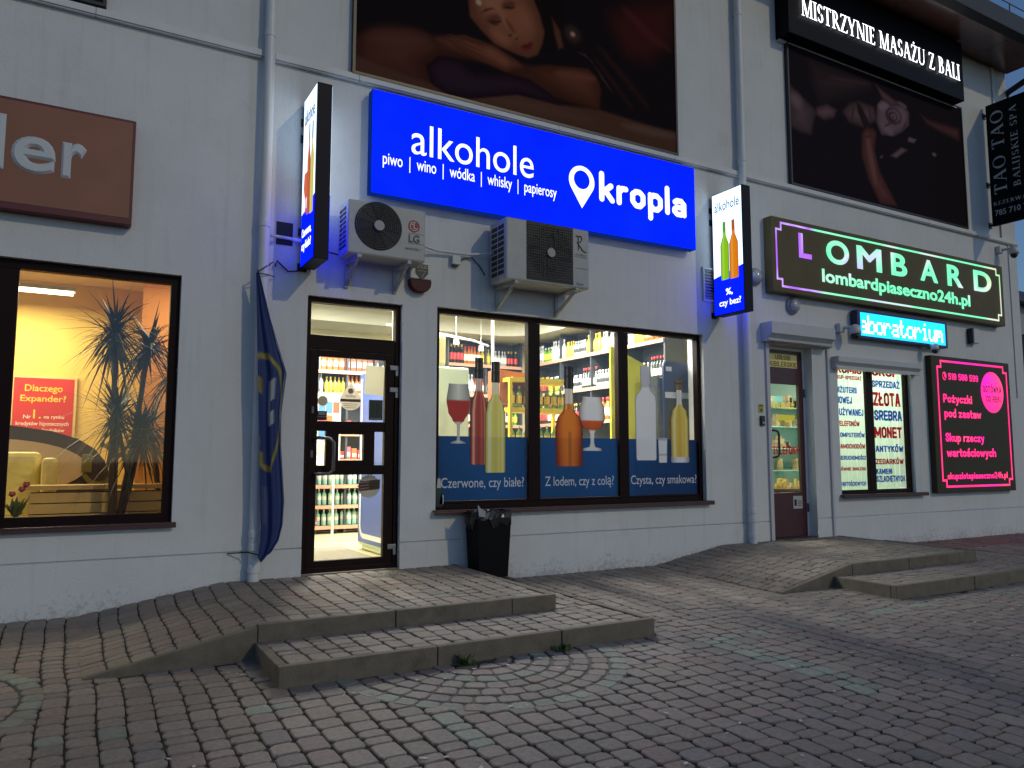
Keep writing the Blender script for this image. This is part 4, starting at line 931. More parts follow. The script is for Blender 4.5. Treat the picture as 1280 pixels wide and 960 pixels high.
m = MB(); m.add([(4.66, .98, 1.84), (5.06, .96, 1.80), (5.06, 1.3, 1.80), (4.66, 1.3, 1.84), (4.66, .98, 2.24), (5.06, .96, 2.20), (5.06, 1.3, 2.2), (4.66, 1.3, 2.24)], [(3,2,1,0), (4,5,6,7), (0,1,5,4), (1,2,6,5), (2,3,7,6), (3,0,4,7)])
obj('box_body', m, mat('kraft_card', s2l((150, 84, 46)), .7, var=.1), t)
letters('KSIĄŻĘCE', (4.76, 5.02, 1.98, 2.03), .962, mat('navy_print', (.02, .02, .10), .6), t, bold=.02)
# yellow wire rack with green bottles
t = thing('yellow_rack', 'yellow framed beer rack beside the middle window pane', 'rack', (5.2, 1.0, .002))
M_yf = mat('yellow_frame_paint', s2l((225, 200, 40)), .45)
m = MB()
for x in (4.72, 5.6):
    for y in (.82, 1.2): m.box(x-.02, x+.02, y-.02, y+.02, .01, 2.12)
obj('rack_post', m, M_yf, t); t.children[-1].name = 'frame'
for z in (1.22, 1.72, 2.10):
    m = MB(); m.box(4.74, 5.58, .80, .84, z-.03, z+.03); m.box(4.74, 5.58, .84, 1.2, z-.02, z-.005); m.box(4.70, 4.74, .84, 1.18, z-.025, z+.025); m.box(5.58, 5.62, .84, 1.18, z-.025, z+.025); obj('shelf_board', m, M_yf, t)
for z, wh in ((1.75, 'upper'), (1.25, 'lower')):
    for i in range(8): put_bottle('green', 4.80+i*.105, .92, z, 'on the yellow rack\'s %s shelf' % wh, 1.05)
# leaning lime board, navy poster stand and grey panel at the right pane
t = thing('display_board', 'lime yellow display board with slanted top behind the right pane', 'display', (6.55, .7, .002))
m = MB(); m.prism([(6.12, .3), (6.80, .3), (6.80, 2.34), (6.12, 2.60)], .60, .63); m.box(6.2, 6.25, .63, .9, .002, .35); m.box(6.65, 6.7, .63, .9, .002, .35); obj('board', m, mat('lime_board', s2l((214, 210, 40)), .6), t)
t = thing('marbled_display', 'grey marbled display panel between lime board and navy poster stand', 'display', (6.9, .5, .002))
m = MB(); m.box(6.58, 7.0, .46, .50, .02, 2.20); m.box(6.65, 6.9, .42, .62, .002, .03); obj('panel', m, mat('marbled_card', s2l((165, 168, 160)), .5, var=.3, vscale=14), t)
t = thing('poster_stand', 'navy blue poster stand with rounded top behind the right pane', 'display', (7.2, .42, .002))
m = MB(); top = [(6.82, .02), (7.42, .02), (7.42, 2.34)]+[(7.37+.05*math.cos(R(a)), 2.36+.05*math.sin(R(a))) for a in (30, 60, 90)]+[(6.87, 2.41), (6.83, 2.38), (6.82, 2.34)]
m.prism(top, .37, .40); obj('poster_board', m, mat('navy_card', s2l((24, 44, 92)), .5), t)
m = MB(); m.box(6.84, 7.40, .366, .369, 1.92, 2.0); m.box(6.86, 6.96, .366, .369, 2.28, 2.34); obj('white_band', m, mat('white_print'), t)
m = MB(); m.box(6.86, 7.40, .367, .369, 1.0, 1.9); obj('dark_band', m, M_black, t)
# door mat
m = MB(); m.box(2.05, 3.0, .35, 2.1, .004, .014)
tag(obj('door_mat', m, mat('ribbed_mat', (.22, .20, .15), .9, var=.3, vscale=60)), 'grey ribbed door mat on the cream shop floor inside the glass door', 'mat')
# white pole and spot cables under ceiling
m = MB(); m.tube([(5.05, 1.9, .002), (5.05, 1.9, 3.59)], .022, 8); tag(obj('steel_pole', m, M_whitepaint), 'thin white pole from floor to ceiling in the liquor shop', 'pole')
m = MB()
m.tube([(3.9, 3.0, 3.05), (4.8, 3.2, 3.02), (5.6, 3.6, 3.03), (6.2, 4.2, 3.06)], .02, 6); t = thing('lamp_rail', 'curved white lamp rail under the grey shop ceiling', 'lamp rail', (5, 3.3, 3.0))
obj('rail', m, M_whitepaint, t)
for x, y in ((4.3, 3.1), (5.2, 3.4), (5.9, 3.9)):
    q = MB(); q.lathe([(.03, 0), (.045, -.03), (.05, -.11), (.02, -.115)], x, y, 3.02, 10); obj('spot_head', q, M_whitepaint, t)
    q = MB(); q.tube([(x, y, 3.02), (x, y, 3.59)], .005, 5); obj('suspension_wire', q, M_whitepaint, t)

# ---- office on the left
ceiling_lamp(-.9, 2.55, 2.98, 1.7, 'x', 70, (1, .88, .58), 'bright fluorescent tube lamp on the yellow office ceiling', tube=emit('office_tube', (1, .80, .42), 9))
ceiling_lamp(-2.6, 1.6, 3.1, 1.2, 'y', 48, (1, .88, .58), 'office ceiling lamp left of the fluorescent tube, behind the window edge', tube=MAT['office_tube'])
t = thing('framed_poster', 'red framed poster with yellow heading on the yellow office wall', 'poster', (-.3, 3.28, 1.0))
m = MB(); m.box(-.66, .02, 3.26, 3.298, .95, 2.10); obj('poster_frame', m, mat('pale_frame', s2l((215, 190, 120)), .5), t)
m = MB(); m.box(-.63, -.01, 3.255, 3.259, .98, 2.07); obj('poster_sheet', m, mat('red_poster', (.55, .03, .02), .5), t)
M_py = mat('poster_yellow', (.9, .55, .05), .5); M_pw = mat('poster_white', (.85, .75, .6), .5)
letters('Dlaczego', (-.52, -.13, 1.885, 1.99), 3.253, M_py, t, bold=.015); letters('Expander?', (-.56, -.09, 1.765, 1.865), 3.253, M_py, t, bold=.015)
letters('Nr', (-.52, -.44, 1.585, 1.63), 3.253, M_pw, t, bold=.01); letters('1.', (-.42, -.34, 1.585, 1.69), 3.253, M_py, t, bold=.01); letters('na rynku', (-.31, -.1, 1.575, 1.63), 3.253, M_pw, t, bold=.01)
for k, s_ in enumerate(('kredytów hipotecznych', 'wśród pośredników', 'finansowych.')):
    hw = (.27, .23, .16)[k]; letters(s_, (-.32-hw, -.32+hw, 1.49-k*.075, 1.55-k*.075), 3.253, M_pw, t, bold=.01)
# curved brown partition with a cream oval
t = thing('reception_partition', 'brown curved reception partition with large cream oval in the office', 'partition', (-.3, 2.3, .002))
up = [(.36, .45), (.40, .70), (.39, .90), (.33, 1.08), (.22, 1.22), (.05, 1.33), (-.2, 1.41), (-.62, 1.47), (-1.2, 1.50), (-2.6, 1.48)]
m = MB(); m.prism([(-2.6, .3), (.30, .3)]+up, 2.25, 2.30); obj('partition_panel', m, mat('brown_laminate', (.045, .020, .010), .5, var=.1), t)
m = MB(); m.prism(ell(-.78, 1.02, .93, .305, 40), 2.236, 2.249); obj('cream_oval', m, mat('cream_laminate', (.60, .44, .25), .5), t)
m = MB()
for i in range(24):
    a0, a1 = R(-150+i*10), R(-150+(i+1)*10)
    m.add([(.27+.19*math.cos(a), 2.232, 1.05+.24*math.sin(a)) for a in (a0, a1)]+[(.27+.14*math.cos(a), 2.232, 1.05+.19*math.sin(a)) for a in (a1, a0)], [(0, 1, 2, 3)])
obj('green_ring', m, mat('olive_print', (.16, .14, .01), .5), t, fix=False)
letters('1', (.10, .20, .96, 1.16), 2.231, mat('olive_print'), t, bold=.04)
t = thing('office_chair', 'cream padded chair in front of the brown partition', 'chair', (-.45, 1.7, .002))
M_lea = mat('cream_leather', s2l((215, 200, 120)), .45, var=.05)
m = MB(); m.box(-.78, -.27, 1.80, 1.92, .42, 1.18); obj('backrest', m, M_lea, t, bevel=.05)
m = MB(); m.box(-.80, -.26, 1.34, 1.80, .36, .50); obj('seat', m, M_lea, t, bevel=.04)
m = MB(); m.box(-.25, -.12, 1.34, 1.90, .40, 1.12); obj('armrest', m, M_lea, t, bevel=.04)
for x in (-.74, -.3):
    for y in (1.40, 1.84): q = MB(); q.tube([(x, y, .003), (x, y, .37)], .018, 8); obj('leg', q, M_steel, t)
t = thing('office_bench', 'long cream slatted cabinet under the office window', 'cabinet', (.1, .95, .002))
m = MB(); m.box(-.35, 1.0, .9, 1.3, .82, .86)
M_cab = mat('cream_cabinet', s2l((205, 170, 95)), .5, var=.05)
obj('top_board', m, M_cab, t)
m = MB()
for k in range(7): m.box(-.33, .98, .93, 1.28, .10+k*.1, .19+k*.1)
obj('slatted_front', m, M_cab, t)
# palms
M_leaf = mat('dracaena_leaf', (.026, .034, .010), .5, var=.3, vscale=8); M_bark = mat('dracaena_bark', (.08, .05, .025), .85, var=.3, vscale=20)
M_pot = mat('beige_pot', (.40, .27, .14), .6, var=.08)
def palm(x, y, z0, trunks, label, nleaf=95, ln=.62, seed=1, pot=True):
    r = random.Random(seed); t = thing('dracaena_plant', label, 'plant', (x, y, z0))
    if pot:
        m = MB(); m.lathe([(.13, 0), (.17, .30), (.185, .31), (.185, .35), (.165, .35), (.16, .32)], x, y, z0+.001, 18); obj('pot', m, M_pot, t, smooth=False)
    tr = MB(); lf = MB()
    for (dx, dy, h) in trunks:
        tr.tube([(x+dx*.2, y+dy*.2, z0+.25), (x+dx*.6, y+dy*.6, z0+h*.5), (x+dx, y+dy, z0+h)], [.035, .028, .022], 7)
        for i in range(nleaf):
            az = r.uniform(0, 2*math.pi); el = r.uniform(-.9, 1.35); L_ = ln*r.uniform(.55, 1.1); b = Vector((x+dx, y+dy, z0+h-r.uniform(0, .20)))
            d = Vector((math.cos(az)*math.cos(el), math.sin(az)*math.cos(el), math.sin(el))); s_ = d.cross(Vector((0, 0, 1))); s_ = s_.normalized() if s_.length > .01 else Vector((1, 0, 0))
            droop = r.uniform(.06, .62)*L_; wdt = r.uniform(.011, .018); vs = []
            for k in range(5):
                u = k/4; p = b+d*L_*u-Vector((0, 0, droop*u*u)); ww = wdt*(.5+1.2*u if u < .3 else (1-u)*1.2+.02)
                vs += [p-s_*ww, p+s_*ww]
            lf.add(vs, [(2*k, 2*k+1, 2*k+3, 2*k+2) for k in range(4)])
    obj('trunk', tr, M_bark, t, smooth=True); obj('leaf_crown', lf, M_leaf, t, fix=False)
    return t
palm(.36, .66, .25, [(-.05, .02, 2.14), (.26, .22, 2.05), (.0, .05, 1.34), (.22, .1, 1.2)], 'tall spiky dracaena in beige pot behind the office window', 170, .60, 3)
palm(.95, 1.25, .002, [(-.05, .0, 2.1), (-.25, .1, 1.5), (.1, .1, 1.0)], 'second spiky dracaena by the orange wall deeper in the office', 90, .6, 9)
t = thing('flowering_plant', 'small red flowering pot plant in the lower left corner of the office window', 'plant', (-.42, .5, .42))
m = MB(); m.lathe([(.06, 0), (.085, .16), (.075, .16)], -.40, .45, .45, 12); obj('pot', m, M_pot, t)
m = MB(); r2 = random.Random(4)
for i in range(26):
    a = r2.uniform(0, 6.28); p0 = Vector((-.40, .45, .60)); e = p0+Vector((math.cos(a)*.14*r2.random(), math.sin(a)*.1*r2.random(), r2.uniform(.03, .2))); s_ = Vector((-math.sin(a), math.cos(a), .3))*.03
    m.add([p0, (p0+e)/2+s_, e, (p0+e)/2-s_], [(0, 1, 2, 3)])
obj('leaves', m, mat('pot_plant_leaf', (.10, .12, .03), .5), t, fix=False)
m = MB()
for x, z in ((-.36, .84), (-.43, .80), (-.33, .88)): m.lathe([(.005, -.02), (.03, 0), (.02, .03)], x, .45, z, 7)
obj('flowers', m, mat('red_petals', (.35, .02, .03), .5), t)
m = MB(); m.box(-.62, .9, .34, .72, .30, .42); tag(obj('window_shelf', m, M_cab), 'cream shelf board inside the office window carrying the plants', 'shelf')
ceiling_lamp(1.05, 1.2, 3.12, .6, 'x', 20, (1, .86, .56), 'small added office lamp brightening the orange partition', tube=MAT['office_tube'])  # added lamp, put here to brighten the orange partition
m = MB(); m.box(.62, 1.58, 2.0, 2.05, .01, 3.2); tag(obj('orange_partition', m, M_orange), 'orange partition wall behind the palms in the office', 'partition')

# ---- pawnshop inside
ceiling_lamp(9.4, 1.6, 3.1, 1.2, 'x', 120, (1, .96, .78), 'white strip lamp inside the pawnshop behind its door', 'strip lamps in the pawnshop')
ceiling_lamp(11.0, 1.1, 3.1, 1.2, 'x', 95, (.90, 1, .86), 'white strip lamp inside the pawnshop behind the lettered window', 'strip lamps in the pawnshop')
t = thing('jewellery_counter', 'curved glass jewellery counter glowing behind the pawnshop door', 'counter', (10.05, 1.35, .002))
m = MB(); m.lathe([(.62, 0), (.62, .58), (.66, .60), (.66, .64)], 10.05, 1.35, .003, 28); obj('counter_base', m, mat('dark_counter', (.09, .055, .03), .4), t)
m = MB(); m.lathe([(.60, .645), (.60, .95), (.62, .96)], 10.05, 1.35, .003, 28); obj('glass_case', m, M_glass, t)
m = MB()
r2 = random.Random(8)
for i in range(40):
    a = r2.uniform(0, 6.28); d_ = r2.uniform(.1, .55); x, y = 10.05+d_*math.cos(a), 1.35+d_*math.sin(a); s_ = r2.uniform(.015, .04); m.box(x-s_, x+s_, y-s_, y+s_, .65, .65+r2.uniform(.02, .14))
obj('jewellery', m, mat('gold_pieces', (.75, .55, .18), .3, .4), t)
t = thing('goods_shelf', 'glass shelf of yellow price cards and goods behind the pawnshop door', 'shelf', (11.3, 2.5, .002))
m = MB()
for z in (.9, 1.3, 1.7, 2.05): m.box(10.4, 12.3, 2.3, 2.7, z-.015, z)
m.box(10.4, 12.3, 2.7, 2.72, .01, 2.3); obj('shelf_boards', m, mat('teal_shelf', s2l((120, 170, 160)), .4), t)
m = MB()
for i in range(46):
    z = (.9, 1.3, 1.7, 2.05)[i % 4]; x = 10.45+r2.random()*1.7; s_ = r2.uniform(.02, .06); m.box(x-s_, x+s_, 2.33, 2.45, z+.001, z+r2.uniform(.05, .24))
obj('goods', m, mat('mixed_goods', (.30, .22, .10), .4, var=.8, vscale=9), t)

# ------------------------------------------------------------------ signs
# orange-brown sign at the left
t = thing('shop_sign', 'unlit orange brown sign box with white letters above the office window', 'sign', (-1.2, -.06, 3.15))
m = MB(); m.box(-4.2, .36, -.12, -.002, 3.15, 4.10); obj('sign_casing', m, mat('dark_red_casing', (.10, .008, .008), .45, var=.1), t, bevel=.006)
m = MB(); m.box(-4.18, .335, -.123, -.1205, 3.21, 4.075); obj('sign_face', m, mat('orange_acrylic', (.25, .088, .034), .35, var=.12, vscale=2.5), t)
letters('expan', (-2.85, -1.06, 3.355, 3.80), -.1245, mat('white_sign_letters', (.5, .53, .56), .5), t, bold=.035)
letters('d', (-.99, -.60, 3.475, 3.945), -.1245, MAT['white_sign_letters'], t, bold=.035); letters('e', (-.555, -.235, 3.475, 3.795), -.1245, MAT['white_sign_letters'], t, bold=.035); letters('r', (-.195, -.01, 3.48, 3.80), -.1245, MAT['white_sign_letters'], t, bold=.035)
# big blue sign
t = thing('shop_sign', 'large glowing blue sign box reading alkohole and kropla above the liquor shop', 'sign', (4.75, -.1, 3.82))
m = MB(); m.box(2.53, 6.96, -.148, -.03, 3.825, 4.93); m.box(2.6, 2.7, -.03, -.001, 4.0, 4.8); m.box(6.8, 6.9, -.03, -.001, 4.0, 4.8); obj('sign_casing', m, emit('lit_blue_side', (.006, .035, .30), .55), t)
m = MB(); m.box(2.535, 6.955, -.155, -.1485, 3.83, 4.925); obj('sign_face', m, M_blue_emit, t)
yf = -.158
letters('alkohole', (2.965, 4.475, 4.32, 4.665), yf, M_white_emit, t)
letters('piwo  |  wino  |  wódka  |  whisky  |  papierosy', (2.65, 4.79, 4.105, 4.275), yf, M_white_emit, t, bold=.003)
letters('kropla', (5.405, 6.80, 4.10, 4.60), yf, M_white_emit, t, block=(1.8, .75, True))
m = MB(); cx, cz, ro, ri = 5.15, 4.42, .185, .115
n = 36; out_ = []
for i in range(n+1):
    a = R(-38+256*i/n); out_.append((cx+ro*math.cos(a), cz+ro*math.sin(a)))
for i in range(n):   # ring of the map pin
    a0, a1 = R(-38+256*i/n), R(-38+256*(i+1)/n)
    m.add([(cx+ro*math.cos(a0), yf, cz+ro*math.sin(a0)), (cx+ro*math.cos(a1), yf, cz+ro*math.sin(a1)), (cx+ri*math.cos(a1), yf, cz+.015+ri*math.sin(a1)), (cx+ri*math.cos(a0), yf, cz+.015+ri*math.sin(a0))], [(0, 1, 2, 3)])
bl = [(cx+ri*math.cos(R(a)), cz+.015+ri*math.sin(R(a))) for a in range(-142, -37, 8)]
m.flat([out_[-1], (cx, 4.085), out_[0]]+bl[::-1], yf); obj('map_pin_logo', m, M_white_emit, t, fix=False)

# projecting lightboxes
def projecting(x, z0, z1, y0, y1, th, label, graphics):
    t = thing('projecting_sign', label, 'sign', (x, 0, z0)); y0, y1 = -y0, -y1
    m = MB(); m.box(x, x+th, y1, y0, z0, z1); obj('sign_casing', m, M_darkbox, t, bevel=.004)
    for s_, xx in ((-1, x-.004), (1, x+th+.004)):
        zb = z0+(z1-z0)*.33; yb = .0
        m = MB(); m.add([(xx, y0-.012, z0+.012), (xx, y1+.012, z0+.012), (xx, y1+.012, zb+.06), (xx, y0-.012, zb-.04)], [(0, 1, 2, 3)]); obj('lower_panel', m, emit_uneven('lit_blue_panel', (.0006, .006, 1.0), 2.8, .1, 2), t, fix=False)
        m = MB(); m.add([(xx, y0-.012, zb-.04), (xx, y1+.012, zb+.06), (xx, y1+.012, z1-.012), (xx, y0-.012, z1-.012)], [(0, 1, 2, 3)]); obj('upper_panel', m, emit_uneven('lit_white_acrylic', (.62, .80, 1.0), 2.0, .15, 2.5), t, fix=False)
    for z in (z0+.02, z0+(z1-z0)*.22, z1-(z1-z0)*.22, z1-(z1-z0)*.12):
        m = MB(); m.box(x+.01, x+.04, y0, -.001, z-.02, z+.02); m.box(x-.02, x+.07, -.012, -.001, z-.04, z+.04); obj('wall_bracket', m, M_black, t)
    graphics(t, x-.006, z0, z1, y0, y1)
    return t
def bottle2(t, x, yc, z0, h, hw, col, lite, dark, top):
    prof = [(0, hw*.92), (.02, hw), (h*.60, hw), (h*.70, hw*.6), (h*.76, hw*.36), (h, hw*.34)]
    m = MB(); cols = []; n = 8; zs = []
    for (za, wa), (zb, wb) in zip(prof[:-1], prof[1:]):
        k = max(1, int((zb-za)/.03)); zs += [(za+(zb-za)*i/k, wa+(wb-wa)*i/k) for i in range(k)]
    zs.append(prof[-1])
    for z, ww in zs:
        for i in range(n+1):
            u = -1+2*i/n; m.v.append((x, yc-u*ww, z0+z)); c = mixc(col, lite, max(0, 1-abs(u+.4)*3)*.6); c = mixc(c, dark, (abs(u)-.7)*3 if abs(u) > .7 else 0)
            cols.append(top if z > h*.8 else c)
    for j in range(len(zs)-1):
        for i in range(n): m.f.append((j*(n+1)+i, j*(n+1)+i+1, (j+1)*(n+1)+i+1, (j+1)*(n+1)+i)); m.mi.append(0)
    obj('printed_bottle', m, emit('lit_print', (1, 1, 1), .8, 'Col'), t, cols=cols)
M_greyink = emit('grey_lit_letters', s2l((90, 100, 130)), 1.)
def g1(t, x, z0, z1, y0, y1):
    letters('alkohole', (y0-.06, y1+.06, z1-.29, z1-.14), x, M_greyink, t, plane='yz', bold=.01)
    bottle2(t, x-.001, -.30, z0+.48, .90, .055, s2l((215, 100, 60)), s2l((240, 170, 130)), s2l((150, 40, 30)), s2l((60, 50, 50)))
    bottle2(t, x-.002, -.42, z0+.46, .90, .06, s2l((235, 215, 90)), s2l((250, 245, 190)), s2l((180, 160, 30)), s2l((60, 55, 50)))
    m = MB(); m.add([(x, -.17, z0+.66), (x, -.12, z0+.78), (x, -.14, z0+.92), (x, -.27, z0+.92), (x, -.29, z0+.78), (x, -.235, z0+.66)], [(0, 1, 2, 3, 4, 5)])
    m.add([(x, -.19, z0+.66), (x, -.22, z0+.66), (x, -.22, z0+.55), (x, -.27, z0+.52), (x, -.14, z0+.52), (x, -.19, z0+.55)], [(0, 1, 2, 3, 4, 5)]); obj('printed_glass', m, emit('lit_red_print', s2l((220, 110, 80)), 1.), t, fix=False)
    letters('Czerwone,', (y0-.05, y1+.10, z0+.27, z0+.37), x, M_white_emit, t, plane='yz', bold=.02); letters('czy białe?', (y0-.05, y1+.10, z0+.13, z0+.24), x, M_white_emit, t, plane='yz', bold=.02)
def g2(t, x, z0, z1, y0, y1):
    letters('alkohole', (y0-.05, y1+.05, z1-.26, z1-.13), x, M_greyink, t, plane='yz', bold=.01)
    bottle2(t, x-.001, -.26, z0+.46, .78, .075, s2l((150, 215, 30)), s2l((220, 250, 120)), s2l((50, 110, 10)), s2l((110, 170, 30)))
    bottle2(t, x-.002, -.42, z0+.45, .78, .078, s2l((245, 140, 20)), s2l((255, 200, 110)), s2l((170, 70, 5)), s2l((190, 100, 30)))
    letters('%,', (-.26, -.38, z0+.24, z0+.34), x, M_white_emit, t, plane='yz', bold=.03); letters('czy bez?', (-.14, -.52, z0+.09, z0+.20), x, M_white_emit, t, plane='yz', bold=.02)
projecting(1.86, 2.965, 4.67, .05, .53, .14, 'narrow projecting lightbox with two wine bottles beside the left downpipe', g1)
projecting(7.37, 2.995, 4.655, .04, .58, .15, 'projecting lightbox with green and orange beer bottles right of the blue sign', g2)

# billboards: one printed sheet each, painted as a soft colour field
def inside(poly, X, Z):
    r = np.zeros(X.shape, bool); n = len(poly); j = n-1
    for i in range(n):
        xi, zi = poly[i]; xj, zj = poly[j]
        c = ((zi > Z) != (zj > Z)) & (X < (xj-xi)*(Z-zi)/(zj-zi+1e-9)+xi); r ^= c; j = i
    return r
def sdist(poly, X, Z):
    d = np.full(X.shape, 1e9); n = len(poly)
    for i in range(n):
        ax, az = poly[i]; bx, bz = poly[(i+1) % n]; ex, ez = bx-ax, bz-az
        t_ = np.clip(((X-ax)*ex+(Z-az)*ez)/(ex*ex+ez*ez+1e-9), 0, 1); d = np.minimum(d, np.hypot(X-ax-t_*ex, Z-az-t_*ez))
    return np.where(inside(poly, X, Z), d, -d)
def billboard(label, x0, x1, z0, z1, layers, base, frame_col, step=.022, y=-.05, loc=None):
    t = thing('billboard', label, 'billboard', ((x0+x1)/2, y, z0))
    nx_, nz_ = int((x1-x0)/step), int((z1-z0)/step)
    X, Z = np.meshgrid(np.linspace(x0, x1, nx_+1), np.linspace(z0, z1, nz_+1))
    rs = np.random.RandomState(2); col = np.ones(X.shape+(3,))*np.array(base)
    for poly, c, soft, shade in layers:
        d = sdist(poly, X, Z); a = np.clip(.5+d/soft, 0, 1); a = (a*a*(3-2*a))[..., None]
        vol = np.clip(d/shade, 0, 1)[..., None] if shade else 1.
        cc = np.array(c)*(.45+.55*vol) if shade else np.array(c)
        col = col*(1-a)+cc*a
    col = col*.6
    m = MB(); m.v = [(a, y, b) for a, b in zip(X.ravel(), Z.ravel())]; W_ = nx_+1
    m.f = [(j*W_+i, j*W_+i+1, (j+1)*W_+i+1, (j+1)*W_+i) for j in range(nz_) for i in range(nx_)]; m.mi = [0]*len(m.f)
    obj('printed_sheet', m, mat('printed_banner', rough=.75, vcol='Col', spec=.02), t, cols=col.reshape(-1, 3))
    m = MB(); frame_rect(m, x0-.02, x1+.02, z0-.02, z1+.02, .03, y-.012, -.002); m.box(x0, x1, y+.004, -.002, z0, z1); obj('sheet_frame', m, frame_col, t)
    return t
M_bfr = mat('dark_frame_metal', (.012, .012, .014), .4)
def oval(cx, cz, rx, rz, deg=0, n=18):
    c, q = math.cos(R(deg)), math.sin(R(deg)); return [(cx+rx*math.cos(2*math.pi*k/n)*c-rz*math.sin(2*math.pi*k/n)*q, cz+rx*math.cos(2*math.pi*k/n)*q+rz*math.sin(2*math.pi*k/n)*c) for k in range(n)]
bo, sk, da = (.20, .062, .036), (.27, .088, .050), (.050, .024, .040)
DK = (.035, .012, .010)
